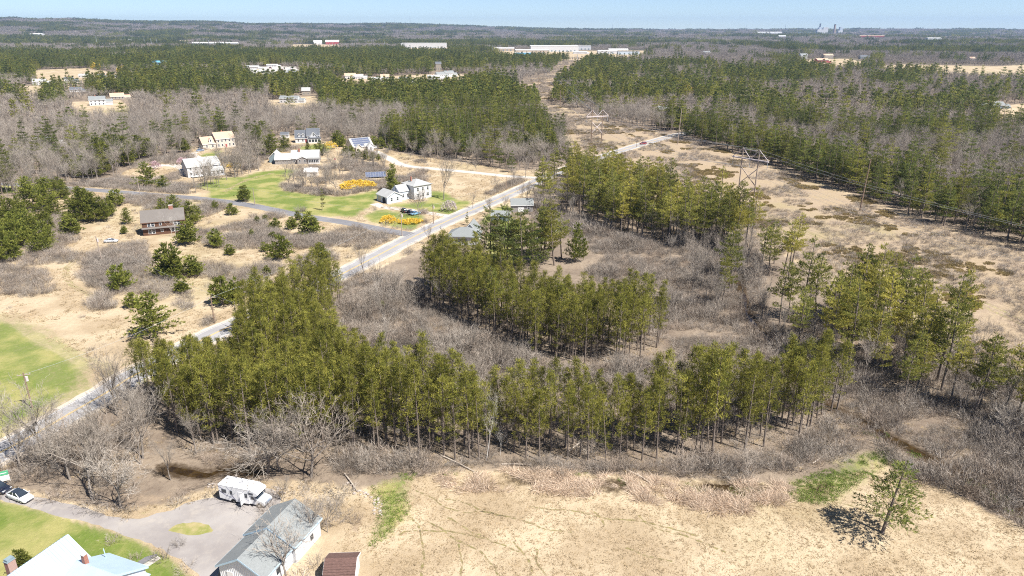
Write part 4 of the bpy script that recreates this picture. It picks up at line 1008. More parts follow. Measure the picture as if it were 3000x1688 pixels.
# ------------------------------------------------------------------ vehicles
def wheel(root, x, y, r, w, side):
    wh = MB().tube((x, y, r), (x, y + w * side, r), r, r, 16).build('wheel', M['rubber'], root)
    MB().tube((x, y + w * side, r), (x, y + (w + .025) * side, r), r * .62, r * .55, 12).build('rim', M['rim'], wh)
def car(name, label, cat, loc, ang, pm, L=4.8, Wd=1.84, Hh=1.45, suv=False, darkroof=False, group=None):
    c = thing(name, label, cat, loc, radians(ang), group)
    hw = Wd / 2
    # stations along the car (rear -> front): x, half width, bottom, shoulder height
    st = [(-L / 2, .80, .38, .70), (-L / 2 + .12, .92, .30, .92), (-L / 2 + .8, 1.0, .24, .98), (-.4, 1.0, .20, .97), (L / 2 - 1.35, 1.0, .22, .95), (L / 2 - .5, .96, .24, .84), (L / 2 - .1, .86, .28, .70), (L / 2, .74, .34, .56)]
    if suv: st = [(x, w, b_, t_ + .12) for x, w, b_, t_ in st]
    secs = []
    for x, w, b_, t_ in st:
        k = hw * w
        secs.append([(x, -k * .9, b_), (x, -k, b_ + .12), (x, -k * .985, t_ - .16), (x, -k * .86, t_), (x, k * .86, t_), (x, k * .985, t_ - .16), (x, k, b_ + .12), (x, k * .9, b_)])
    MB().loft(secs).build('body', M[pm], c, True)
    sh_ = .97 + (.12 if suv else 0)
    if suv: cab = [(-L / 2 + .15, sh_), (-L / 2 + .45, Hh), (.35, Hh), (L / 2 - 1.35, sh_)]
    else: cab = [(-L / 2 + .55, sh_), (-L / 2 + 1.35, Hh - .03), (.15, Hh), (L / 2 - 1.25, sh_)]
    secs = []
    for x, z in cab:
        k0, k1 = hw * .86, hw * (.86 if z < sh_ + .1 else .68)
        secs.append([(x, -k1, z), (x, k1, z)])
    gl = MB(); v = [p for s2 in secs for p in s2]
    xa, xb, xc, xd = [q_[0] for q_ in cab]; kb = hw * .86; kt = hw * .68; zt = Hh
    gl.add([(xa, -kb, sh_ - .03), (xd, -kb, sh_ - .03), (xd, kb, sh_ - .03), (xa, kb, sh_ - .03), (xb, -kt, zt - .03), (xc, -kt, zt), (xc, kt, zt), (xb, kt, zt - .03)],
           [(0, 1, 2, 3), (4, 5, 6, 7), (0, 1, 5, 4), (1, 2, 6, 5), (2, 3, 7, 6), (3, 0, 4, 7)])
    gl.build('window_glass', M['glass'], c)
    rf = MB(); k = kt + .02
    rf.add([(xb - .05, -k, zt - .04), (xc + .05, -k, zt - .01), (xc + .05, k, zt - .01), (xb - .05, k, zt - .04), (xb, -k * .9, zt + .03), (xc, -k * .9, zt + .06), (xc, k * .9, zt + .06), (xb, k * .9, zt + .03)],
           [(0, 3, 2, 1), (4, 5, 6, 7), (0, 1, 5, 4), (1, 2, 6, 5), (2, 3, 7, 6), (3, 0, 4, 7)])
    rf.build('roof', M['glass'] if darkroof else M[pm], c)
    for sd_ in (-1, 1):
        for (x0, z0, k0), (x1, z1, k1) in ((((xa, sh_ - .02, kb)), ((xb, zt - .02, kt))), ((xc, zt, kt), (xd, sh_ - .02, kb)), (((xb + xc) / 2 - .1, zt - .02, kt), ((xb + xc) / 2 - .1, sh_ - .02, kb + .005))):
            MB().bar((x0, sd_ * (k0 + .01), z0), (x1, sd_ * (k1 + .01), z1), .07, .06).build('pillar', M[pm], c)
    for sd_ in (-1, 1):
        for x in (-L / 2 + .95, L / 2 - .92): wheel(c, x, sd_ * (hw - .22), .33 if not suv else .37, .21, sd_)
        MB().box(L / 2 - .32, L / 2 - .06, min(sd_ * hw * .52, sd_ * hw * .84), max(sd_ * hw * .52, sd_ * hw * .84), .60, .72).build('headlight', M['lamp'], c)
        MB().box(-L / 2 - .01, -L / 2 + .12, min(sd_ * hw * .5, sd_ * hw * .82), max(sd_ * hw * .5, sd_ * hw * .82), .62, .82).build('tail_light', M['taillamp'], c)
        MB().box(L / 2 - 1.55, L / 2 - 1.35, min(sd_ * hw * .98, sd_ * (hw + .18)), max(sd_ * hw * .98, sd_ * (hw + .18)), sh_ - .06, sh_ + .1).build('wing_mirror', M[pm], c)
    MB().box(L / 2 - .08, L / 2 + .012, -hw * .62, hw * .62, .36, .50).build('grille', M['grille'], c)
    return c
pa, pb = P(30, 1452), P(92, 1470)
car('white_sedan', 'white sedan with black roof parked on the gravel driveway', 'car', (pa + pb) / 2, math.degrees(atan2(pb.y - pa.y, pb.x - pa.x)) - 4, 'p_white', darkroof=True)
pd = P(-6, 1436); car('dark_car', 'dark car cut off at the left edge behind the white sedan', 'car', pd, -18, 'p_navy')
VG = 'cars at the farmhouse'
car('black_suv', 'black car at the left of the three farmhouse cars', 'car', P(1184, 622), 118, 'p_black', 4.6, 1.85, 1.7, True, group=VG)
car('dark_suv', 'dark car in the middle of the three farmhouse cars', 'car', P(1202, 626), 112, 'p_navy', 4.7, 1.85, 1.65, True, group=VG)
car('light_blue_car', 'light blue car at the right of the three farmhouse cars', 'car', P(1217, 629), 40, 'p_blue', 4.5, 1.8, 1.5, group=VG)
rc = P(1884, 423); car('red_car', 'dark red car driving on the road through the corridor', 'car', rc, 200, 'p_red', 4.6, 1.85, 1.65, True)
car('blue_car', 'steel blue car parked at the tan roofed house garage', 'car', P(587, 443), 25, 'p_steel', 4.7, 1.85, 1.5)
car('silver_car', 'silver car left in the grass near the brown house', 'car', P(326, 710), 8, 'p_silver', 4.6, 1.8, 1.35)

def motorhome():
    a, b2 = P(648, 1470), P(760, 1488)
    d = b2 - a; L = 7.6
    c = thing('motorhome', 'white class C motorhome with cab over bunk parked on the gravel yard', 'motorhome', (a + b2) / 2 + Vector((0.55, 1.1, 0)), atan2(d.y, d.x) - radians(3))
    hw, x0 = 1.22, -3.9
    prof = [(x0, .62), (x0 - .02, 3.0), (x0 + .12, 3.16), (2.15, 3.16), (3.25, 2.72), (3.3, 2.45), (3.05, 2.18), (1.75, 2.12), (1.6, .5), (-2.2, .45), (-3.0, .55)]
    MB().prism(prof, 'y', -hw, hw).build('coach_body', M['rvwhite'], c)
    MB().box(x0 - .03, 2.2, -hw - .02, hw + .02, 3.12, 3.19).build('roof', M['rvwhite'], c)
    cabp = [(1.62, .45), (1.62, 2.1), (2.2, 2.1), (2.95, 1.38), (4.05, 1.16), (4.2, .95), (4.22, .45)]
    MB().prism(cabp, 'y', -1.0, 1.0).build('cab', M['rvwhite'], c)
    ws = MB(); ws.add([(2.26, -.88, 2.07), (2.26, .88, 2.07), (2.97, .94, 1.40), (2.97, -.94, 1.40), (2.22, -.88, 2.02), (2.22, .88, 2.02), (2.93, .94, 1.36), (2.93, -.94, 1.36)], [(0, 1, 2, 3), (7, 6, 5, 4), (0, 4, 5, 1), (1, 5, 6, 2), (2, 6, 7, 3), (3, 7, 4, 0)])
    ws.build('windscreen', M['glass'], c)
    for sgn in (-1, 1):
        y0, y1 = sorted((sgn * .99, sgn * 1.02))
        MB().prism([(1.9, 1.32), (2.72, 1.32), (2.2, 1.95), (1.9, 1.95)], 'y', y0, y1).build('cab_window', M['glass'], c)
        y0, y1 = sorted((sgn * (hw - .01), sgn * (hw + .03)))
        for wx, wz, ww, wh in ((-3.3, 1.85, .75, .55), (-1.75, 1.75, .32, .6), (.95, 1.65, .38, .7), (1.75, 2.4, .7, .26)):
            f_ = MB().box(wx - .05, wx + ww + .05, y0, y1, wz - .05, wz + wh + .05).build('window', M['grille'], c)
            yy0, yy1 = sorted((sgn * (hw + .028), sgn * (hw + .045)))
            MB().box(wx, wx + ww, yy0, yy1, wz, wz + wh).build('pane', M['glass'], f_)
        ys0, ys1 = sorted((sgn * (hw + .002), sgn * (hw + .014)))
        for pts, mm in (([(-3.88, 2.75), (-3.1, 2.45), (-3.0, 2.5), (-3.88, 2.9)], 'rvstripe'), ([(-3.85, 1.95), (-2.5, 1.25), (-2.3, 1.22), (-3.85, 2.15)], 'rvstripe'), ([(-2.5, 1.35), (-1.0, .8), (-.9, .95), (-2.4, 1.5)], 'rvpale'), ([(-2.4, 2.95), (-1.7, 2.2), (-1.6, 2.3), (-2.2, 3.0)], 'rvpale'), ([(-1.6, 1.5), (-.9, .72), (-.75, .72), (-1.45, 1.6)], 'rvstripe'), ([(1.1, 1.3), (1.75, 1.05), (1.75, 1.2), (1.1, 1.42)], 'rvpale')):
            MB().prism(pts, 'y', ys0, ys1).build('side_stripe', M[mm], c)
        for x, r in ((-1.35, .38), (3.3, .38)): wheel(c, x, sgn * .82, r, .3, sgn)
        for x in (-1.35, 3.3):
            yy0, yy1 = sorted((sgn * (1.0 if x > 0 else hw) - .0, sgn * ((1.0 if x > 0 else hw) + .012)))
            MB().prism([(x + .5 * cos(t_), .40 + .48 * sin(t_)) for t_ in np.linspace(0, pi, 9)], 'y', yy0, yy1).build('wheel_arch', M['darkvoid'], c)
        MB().box(4.06, 4.23, min(sgn * .72, sgn * .98), max(sgn * .72, sgn * .98), .80, 1.02).build('headlight', M['lamp'], c)
        MB().box(2.72, 2.9, min(sgn * 1.0, sgn * 1.38), max(sgn * 1.0, sgn * 1.38), 1.35, 1.75).build('wing_mirror', M['grille'], c)
    MB().box(4.2, 4.25, -.68, .68, .70, 1.02).build('grille', M['p_steel'], c)
    MB().box(4.18, 4.34, -1.0, 1.0, .42, .62).build('bumper', M['grille'], c)
    MB().box(4.34, 4.36, -.2, .2, .47, .58).build('number_plate', M['plate'], c)
    d_ = MB().box(-.35, .45, -hw - .03, -hw + .01, .55, 2.45).build('entry_door', M['rvwhite'], c)
    MB().box(.3, .36, -hw - .07, -hw - .03, 1.35, 1.5).build('handle', M['grille'], d_)
    MB().box(.55, .62, -hw - .75, -hw - .01, .55, 2.40).build('open_screen_door', M['trim'], c)
    MB().box(-.3, .45, -hw - .42, -hw - .02, .34, .40).build('step', M['grille'], c)
    for x, y in ((-3.2, .55), (-2.75, -.55), (1.0, -.35)): 
        v_ = MB().box(x - .2, x + .2, y - .2, y + .2, 3.185, 3.28).build('roof_vent', M['trim'], c); MB().box(x - .15, x + .15, y - .15, y + .15, 3.28, 3.31).build('vent_dome', M['greyshake'], v_)
    MB().prism([(-1.75, 3.185), (-.75, 3.185), (-.85, 3.42), (-1.65, 3.42)], 'y', -.4, .4).build('air_conditioner', M['rvwhite'], c)
    MB().bar((2.3, 0, 3.1), (3.2, 0, 2.75), .5, .04).build('bunk_window', M['rvwhite'], c)
    return c
motorhome()
# sign at the driveway mouth
sg = P(17, 1412); st_ = thing('yard_sign', 'two panel yard sign, green above white, at the driveway entrance', 'sign', sg, radians(28))
for x in (-.62, .62): MB().tube((x, 0, 0), (x, 0, 2.2), .05, .05, 6).build('post', M['trim'], st_)
MB().box(-.68, .68, -.08, -.03, 1.35, 2.15).build('green_panel', M['green'], st_); MB().box(-.60, .72, -.09, -.03, .25, 1.25).build('white_panel', M['trim'], st_)
MB().box(-.45, .45, -.1, -.079, 1.7, 1.82).build('lettering_band', M['trim'], st_)
# parked trailers and vehicles of the far yard
rr = random.Random(3)
for k in range(16):
    p = P(758 + rr.random() * 110, 200 + rr.random() * 18)
    nm = ['p_white', 'p_black', 'p_red', 'p_silver', 'p_white', 'p_blue'][k % 6]
    cc = ['white', 'black', 'red', 'silver', 'white', 'blue'][k % 6]
    car('distant_truck', cc + ' vehicle parked in the distant vehicle yard', 'car', (p.x, p.y, float(terrain(p.x, p.y))), rr.random() * 180, nm, 6.0, 2.3, 2.4, True, group='vehicles in the distant yard')
poly_sheet('vehicle_yard', [(755, 196), (865, 194), (885, 212), (850, 222), (770, 222)], 0.02, M['palegravel'], 'pale gravel yard full of parked vehicles far off', jit=1.0, step=12)

# ------------------------------------------------------------------ plant shapes
def unit(a):
    return a / np.maximum(np.linalg.norm(a, axis=-1, keepdims=True), 1e-9)

def blades(C, D, n, L, W, spread, rng, tint=None, base_jit=0.1):
    """n pointed blades at every centre C, leaning along D"""
    C = np.repeat(C, n, 0); D = np.repeat(D, n, 0)
    m = len(C)
    d = unit(D + rng.normal(0, spread, (m, 3)))
    b = C + rng.normal(0, base_jit, (m, 3))
    s = unit(np.cross(d, rng.normal(0, 1, (m, 3))))
    l = (L * rng.uniform(0.6, 1.25, m))[:, None]; w = (W * rng.uniform(0.7, 1.3, m))[:, None] / 2
    tip = b + d * l
    mid = b + d * l * 0.45
    v = np.stack([b, mid - s * w, tip, mid + s * w], 1).reshape(-1, 3)
    k = np.arange(m) * 4
    f = np.stack([k, k + 1, k + 2, k, k + 2, k + 3], 1).reshape(-1, 3)
    if tint is None: tint = rng.random(m // n)
    tt = np.repeat(np.clip(np.repeat(tint, n) + rng.normal(0, .12, m), 0, 1), 4)
    return v, f, tt

def twigs(P0, D, L, W, rng):
    """thin tapered twigs"""
    m = len(P0)
    s = unit(np.cross(D, rng.normal(0, 1, (m, 3)))) * (W / 2)[:, None]
    bend = P0 + D * (L * .5)[:, None] + rng.normal(0, .06, (m, 3)) * L[:, None]
    tip = P0 + unit(D + rng.normal(0, .18, (m, 3)) + np.array([0, 0, .1])) * L[:, None]
    v = np.stack([P0 - s, P0 + s, bend + s * .6, bend - s * .6, tip], 1).reshape(-1, 3)
    k = np.arange(m) * 5
    f = np.stack([k, k + 1, k + 2, k, k + 2, k + 3, k + 3, k + 2, k + 4], 1).reshape(-1, 3)
    return v, f

class Acc:
    def __init__(s): s.v = []; s.f = []; s.t = []; s.n = 0
    def add(s, v, f, t=0.5):
        v = np.asarray(v, float); f = np.asarray(f, int)
        s.v.append(v); s.f.append(f + s.n); s.n += len(v)
        s.t.append(np.full(len(v), t) if np.isscalar(t) else np.asarray(t))
    def tube(s, pts, rads, n=5, t=0.5):
        pts = [np.asarray(p, float) for p in pts]; vs = []
        for i, p in enumerate(pts):
            d = unit(pts[min(i + 1, len(pts) - 1)] - pts[max(i - 1, 0)])
            a = unit(np.cross(d, [0.3, 0.2, 0.93] if abs(d[2]) < .9 else [1, .1, 0])); b = np.cross(d, a)
            for k in range(n):
                th = 2 * pi * k / n; vs.append(p + rads[i] * (a * cos(th) + b * sin(th)))
        f = []
        for i in range(len(pts) - 1):
            for k in range(n):
                q = [i * n + k, i * n + (k + 1) % n, (i + 1) * n + (k + 1) % n, (i + 1) * n + k]
                f += [(q[0], q[1], q[2]), (q[0], q[2], q[3])]
        s.add(vs, f, t)
    def arrays(s): return np.concatenate(s.v), np.concatenate(s.f), np.concatenate(s.t)

def make_red_pine(seed, lod=0, crown0=0.42, width=2.1):
    r = np.random.default_rng(seed); h = 16.5
    tr, cr = Acc(), Acc()
    lean = r.normal(0, .25, 2)
    def axis(t): return np.array([lean[0] * t * t, lean[1] * t * t, h * t])
    ts = np.linspace(0, 1, 6 if lod == 0 else 3)
    tr.tube([axis(t) for t in ts], [0.19 * (1 - t * .85) + .01 for t in ts], 6 if lod == 0 else 4)
    if lod == 0:                                    # dead snags on the lower trunk
        m = 30; z = r.uniform(.12, crown0 + .12, m); p = np.array([axis(t) for t in z]); a = r.uniform(0, 2 * pi, m)
        v, f = twigs(p, np.stack([np.cos(a), np.sin(a), r.uniform(-.3, .2, m)], 1), r.uniform(.6, 1.6, m), np.full(m, .05), r); tr.add(v, f, .5)
    nb = 36 if lod == 0 else 16
    C, D, Tn = [], [], []
    for k in range(nb):
        t = crown0 + (1 - crown0) * ((k + r.random()) / nb) ** 0.85
        u = (t - crown0) / (1 - crown0)
        Lb = width * (0.55 + 0.6 * sin(pi * min(1, u * .9 + .12))) * (1 - .55 * u ** 3) * r.uniform(.65, 1.15)
        a = k * 2.4 + r.normal(0, .4); up = r.uniform(.05, .5) + .4 * u
        d = unit(np.array([cos(a), sin(a), up])); p0 = axis(t)
        if lod == 0 and k % 2 == 0: tr.tube([p0, p0 + d * Lb * .85], [.035, .012], 3)
        base = r.random() * .55 + .1
        for s in ((.5, 1.0) if lod == 0 else (.6, 1.0)):
            p = p0 + d * Lb * s + r.normal(0, .16, 3); p[2] += .12 * s
            C.append(p); D.append(unit(d * .6 + np.array([0, 0, .75]))); Tn.append(np.clip(base + r.normal(0, .3), 0, 1))
    C.append(axis(1.0)); D.append(np.array([0, 0, 1.])); Tn.append(.6)
    C, D, Tn = map(np.array, (C, D, Tn))
    cr.add(*blades(C, D, 24 if lod == 0 else 7, .56 if lod == 0 else 1.05, .085 if lod == 0 else .42, .9, r, Tn, .2 if lod == 0 else .3))
    return tr, cr

def make_white_pine(seed, h=19, lod=0, width=4.2, c0=0.22, sparse=1.0):
    r = np.random.default_rng(seed)
    tr, cr = Acc(), Acc()
    bend = r.normal(0, .35, 2)
    def axis(t): return np.array([bend[0] * sin(t * 3), bend[1] * sin(t * 2.4), h * t])
    ts = np.linspace(0, 1, 7 if lod == 0 else 3)
    tr.tube([axis(t) for t in ts], [(.014 * h) * (1 - t * .9) + .015 for t in ts], 6 if lod == 0 else 4)
    nw = int((11 if lod == 0 else 8) * (h / 19) ** .5)
    C, D, Tn = [], [], []
    ecc = r.uniform(0, 2 * pi)
    for i in range(nw):
        u = (i + r.uniform(.1, .9)) / nw; t = c0 + (1 - c0) * u
        nbr = r.integers(3, 6) if lod == 0 else 4
        a0 = r.uniform(0, 2 * pi)
        for k in range(nbr):
            if r.random() > sparse: continue
            a = a0 + 2 * pi * k / nbr + r.normal(0, .25)
            prof = (1 - u) ** .62 * (0.62 + .38 * min(1, u * 4 + .15))
            Lb = width * (prof + .06) * r.uniform(.55, 1.2) * (1 + .22 * cos(a - ecc))
            rise = r.uniform(-.06, .16) + .35 * u
            d = unit(np.array([cos(a), sin(a), rise])); p0 = axis(t)
            if lod == 0: tr.tube([p0, p0 + d * Lb * .5, p0 + d * Lb * .92 + np.array([0, 0, .12 * Lb])], [.02 + .008 * Lb, .02, .01], 3)
            side = np.array([-sin(a), cos(a), 0])
            base = r.random() * .6 + .1
            ns = max(2, int(Lb / (.66 if lod == 0 else 1.15)))
            for s in range(ns):
                q = .28 + .72 * (s + .5) / ns
                wv = (.30 * Lb * (1.05 - abs(q - .62)) + .1)
                for o in ((-1, 0, 1) if lod == 0 and Lb > 1.2 else (0,)):
                    p = p0 + d * Lb * q + side * o * wv * r.uniform(.55, 1.1) + np.array([0, 0, .12 * Lb * q * q + r.normal(0, .07)])
                    C.append(p); D.append(unit(d * .7 + side * o * .5 + np.array([0, 0, .55]))); Tn.append(np.clip(base + r.normal(0, .2), 0, 1))
    C.append(axis(1.0)); D.append(np.array([0, 0, 1.])); Tn.append(.5)
    C, D, Tn = map(np.array, (C, D, Tn))
    if lod == 0: cr.add(*blades(C, D, 8, .68, .15, .5, r, Tn, .1))
    else: cr.add(*blades(C, D, 6, 1.25, .50, .6, r, Tn, .35))
    return tr, cr

def make_young_pine(seed, h=4.0, width=1.9, n=210, big=False):
    """bushy young pine: several leaders, whorled boughs reaching unevenly, gaps between"""
    r = np.random.default_rng(seed); tr, cr = Acc(), Acc()
    C, D, Tn = [], [], []
    for k in range(r.integers(2, 5)):
        a0 = r.uniform(0, 2 * pi); off = np.array([cos(a0), sin(a0), 0]) * (0 if k == 0 else width * r.uniform(.25, .6))
        hh = h * (1 if k == 0 else r.uniform(.5, .85)); wd = width * (.9 if k == 0 else r.uniform(.5, .75))
        tr.tube([(0, 0, 0), off * .8 + [0, 0, hh * .4], off + [0, 0, hh * .97]], [.09, .06, .012], 5)
        nw = (9 if k == 0 else 6) if not big else (15 if k == 0 else 9)
        for i in range(nw):
            u = (i + r.uniform(.1, .9)) / nw
            for j in range(r.integers(5, 8)):
                a = r.uniform(0, 2 * pi); L = wd * (1 - u) ** .6 * r.uniform(.45, 1.2) + .12
                d = unit(np.array([cos(a), sin(a), .25 + .5 * u])); p0 = off * min(1, .4 + u) + np.array([0, 0, hh * (.1 + .88 * u)])
                base = r.random()
                for q in ((.55, 1.0) if L > .6 else (1.0,)) if not big else np.linspace(.3, 1, max(2, int(L / .6))):
                    C.append(p0 + d * L * q + r.normal(0, .06 if not big else .22, 3)); D.append(unit(d * .7 + np.array([0, 0, .6]))); Tn.append(np.clip(base * .8 + .1 + r.normal(0, .12), 0, 1))
    C, D, Tn = map(np.array, (C, D, Tn))
    cr.add(*blades(C, D, 9, .46 if not big else .68, .13 if not big else .18, .5, r, Tn, .08))
    return tr, cr

def make_bare(seed, h=14, spread=0.5, limbs=5, lod=0, stem=.34, width=.13, twist=1.0, thick=1.0):
    r = np.random.default_rng(seed); tr, cr = Acc(), Acc()
    tips = []
    rt = .0135 * h * thick
    def grow(p, d, L, rad, lev):
        steps = 3 if lev < 2 else 2
        pts, rads = [p], [rad]
        q = p.copy(); dd = d.copy()
        for s in range(steps):
            dd = unit(dd + r.normal(0, .09 + .05 * lev, 3) * twist + np.array([0, 0, .07 * lev])); q = q + dd * L / steps
            pts.append(q.copy()); rads.append(rad * (1 - (.38 if lev == 0 else .72) * (s + 1) / steps))
        acc = tr if lev < 2 else cr
        if lod == 0 or lev < 2: acc.tube(pts, rads, (7, 5, 3)[min(lev, 2)] if lod == 0 else 3, .35 + .3 * r.random())
        if lev == 2 or (lod > 0 and lev == 1):
            tips.append((pts, dd, L)); return
        nc = (limbs, 6, 0)[lev] if lod == 0 else (limbs, 0, 0)[lev]
        for k in range(nc):
            f = (.55 + .45 * (k + r.random()) / nc) if lev == 0 else (.25 + .75 * (k + r.random()) / nc)
            idx = min(int(f * steps), steps - 1); fr = f * steps - idx
            o = pts[idx] * (1 - fr) + pts[idx + 1] * fr
            a = k * 2.4 + r.uniform(-.5, .5)
            side = unit(np.cross(dd, np.array([cos(a), sin(a), .17])))
            ca = spread * r.uniform(.7, 1.3) * (1.0 if lev == 0 else 1.15)
            nd = unit(dd * cos(ca) + side * sin(ca) + np.array([0, 0, .12]))
            grow(o, nd, L * (r.uniform(.95, 1.35) if lev == 0 else r.uniform(.42, .72)), rads[idx] * (.62 if lev == 0 else .5), lev + 1)
    grow(np.zeros(3), unit(np.array([r.normal(0, .04), r.normal(0, .04), 1])), h * stem, rt, 0)
    P0, D, L, W = [], [], [], []
    for pts, dd, Lb in tips:
        n = 10 if lod == 0 else 14
        for k in range(n):
            f = r.uniform(.15, 1.0); idx = min(int(f * (len(pts) - 1)), len(pts) - 2); fr = f * (len(pts) - 1) - idx
            o = pts[idx] * (1 - fr) + pts[idx + 1] * fr
            nd = unit(dd * .9 + r.normal(0, .55, 3) + np.array([0, 0, .25]))
            l = Lb * r.uniform(.3, .6) if lod == 0 else Lb * r.uniform(.22, .42)
            P0.append(o); D.append(nd); L.append(l); W.append(width * .35 if lod == 0 else width)
            if lod == 0:
                for j in range(3):
                    P0.append(o + nd * l * r.uniform(.3, .9)); D.append(unit(nd + r.normal(0, .5, 3))); L.append(l * r.uniform(.35, .6)); W.append(width * .24)
    P0, D, L, W = map(np.array, (P0, D, L, W))
    v, f = twigs(P0, D, L, W, r); cr.add(v, f, np.repeat(np.clip(r.normal(.5, .25, len(P0)), 0, 1), 5))
    return tr, cr

def make_shrub(seed, h=2.2, w=1.6, n=46, sub=4, wd=.045):
    r = np.random.default_rng(seed)
    a = r.uniform(0, 2 * pi, n); rr = np.sqrt(r.random(n)) * w * .45
    P0 = np.stack([rr * np.cos(a), rr * np.sin(a), np.zeros(n)], 1)
    D = unit(np.stack([np.cos(a) * rr / w * 1.4, np.sin(a) * rr / w * 1.4, np.ones(n)], 1) + r.normal(0, .22, (n, 3)))
    L = h * r.uniform(.6, 1.1, n)
    A_ = Acc(); v, f = twigs(P0, D, L, np.full(n, wd), r); A_.add(v, f, np.repeat(np.clip(r.normal(.45, .25, n), 0, 1), 5))
    q = np.repeat(np.arange(n), sub); m = len(q); fr = r.uniform(.3, .95, m)
    P1 = P0[q] + D[q] * (L[q] * fr)[:, None]; D1 = unit(D[q] + r.normal(0, .5, (m, 3)) + [0, 0, .15])
    v, f = twigs(P1, D1, L[q] * r.uniform(.25, .5, m), np.full(m, wd * .75), r); A_.add(v, f, np.repeat(np.clip(r.normal(.55, .25, m), 0, 1), 5))
    return A_

def make_mound(seed, h, w, n, L, W, spread=.6, up=.7):
    """leafy dome: heath, blossom bush, grass clump"""
    r = np.random.default_rng(seed)
    a = r.uniform(0, 2 * pi, n); u = r.random(n); rr = w * np.sqrt(u) * (1 + .2 * np.sin(3 * a + seed))
    z = h * np.sqrt(np.clip(1 - u * .92, 0, 1)) * r.uniform(.45, 1.0, n)
    C = np.stack([rr * np.cos(a), rr * np.sin(a), z], 1); D = unit(np.stack([np.cos(a) * .6, np.sin(a) * .6, np.full(n, up)], 1))
    A_ = Acc(); A_.add(*blades(C, D, 6, L, W, spread, r, None, .1)); return A_

def make_grass(seed, h, w, n, wd, lean=.5):
    r = np.random.default_rng(seed)
    a = r.uniform(0, 2 * pi, n); rr = w * np.sqrt(r.random(n))
    C = np.stack([rr * np.cos(a), rr * np.sin(a), np.zeros(n)], 1); wind = np.array([r.normal(0, lean), r.normal(0, lean), 0])
    D = unit(np.stack([np.cos(a) * .5, np.sin(a) * .5, np.ones(n)], 1) + wind)
    A_ = Acc(); A_.add(*blades(C, D, 1, h, wd, .3, r, r.random(n), .02)); return A_

def mk(name, acc, m): v, f, t_ = acc.arrays(); return np_mesh(name, v, f, [m], t_)
def mk2(name, tr, cr, mt, mc):
    v0, f0, t0 = tr.arrays(); v1, f1, t1 = cr.arrays()
    return np_mesh(name, np.concatenate([v0, v1]), np.concatenate([f0, f1 + len(v0)]), [mt, mc], np.concatenate([t0, t1]), np.concatenate([np.zeros(len(f0)), np.ones(len(f1))]))

KIND = {}
def kind(name, pairs, mt, mc):
    KIND[name] = dict(parts=[(mk(name + '_trunk', a, mt), mk(name + '_crown', b, mc)) for a, b in pairs], whole=[mk2(name, a, b, mt, mc) for a, b in pairs])
kind('red', [make_red_pine(10 + i, 0, (.24, .34, .42, .20, .30)[i], (2.0, 1.8, 2.1, 2.3, 1.7)[i]) for i in range(5)], M['bark'], M['red_pine'])
kind('white', [make_white_pine(30 + i, (19, 21, 17, 20, 18)[i], 0, (4.2, 4.6, 3.6, 3.9, 4.4)[i], (.10, .36, .18, .44, .06)[i], (.95, .85, .9, .8, .95)[i]) for i in range(5)], M['bark'], M['white_pine'])
kind('pale', [make_white_pine(90 + i, (19, 21, 17, 20, 18)[i], 0, (4.4, 4.8, 4.0, 4.2, 4.6)[i], (.28, .38, .3, .44, .34)[i], (.85, .75, .8, .7, .8)[i]) for i in range(5)], M['bark'], M['pale_pine'])
kind('young', [make_young_pine(50 + i, 4.0, (1.7, 2.0, 1.5, 2.3)[i]) for i in range(4)], M['bark'], M['young_pine'])
kind('bushy', [make_young_pine(60 + i, 12, (5.2, 4.6, 5.8)[i], big=True) for i in range(3)], M['bark'], M['young_pine'])
kind('bare', [make_bare(70 + i, 14, (.42, .5, .36, .55, .45, .62)[i], (5, 6, 5, 6, 4, 6)[i], 0, (.36, .30, .42, .28, .38, .26)[i]) for i in range(6)], M['greybark'], M['bare'])
kind('lowred', [make_red_pine(110 + i, 1) for i in range(3)], M['bark'], M['red_pine'])
kind('lowwhite', [make_white_pine(130 + i, (17, 19, 15, 18)[i], 1, (4.0, 4.4, 3.4, 4.6)[i]) for i in range(4)], M['bark'], M['white_pine'])
kind('lowbare', [make_bare(150 + i, 13, (.4, .5, .34, .55)[i], 9, 1, .38, .11) for i in range(4)], M['greybark'], M['bare'])
SHRUB = [mk('shrub', make_shrub(200 + i, (2.2, 1.8, 2.6, 1.5)[i], (2.2, 2.4, 2.0, 2.6)[i]), M['brush']) for i in range(4)]
HEATH = [mk('heath', make_mound(220 + i, .45, 1.3, 80, .32, .14), M['heath']) for i in range(3)]
GRASS = [mk('grass_clump', make_grass(230 + i, .55, .45, 26, .06), M['drygrass']) for i in range(4)]
REED = [mk('reed_clump', make_grass(240 + i, 1.7, .7, 60, .05, 1.3), M['reed']) for i in range(4)]
GREEN = [mk('green_clump', make_grass(250 + i, .4, .5, 30, .07), M['greengrass']) for i in range(2)]

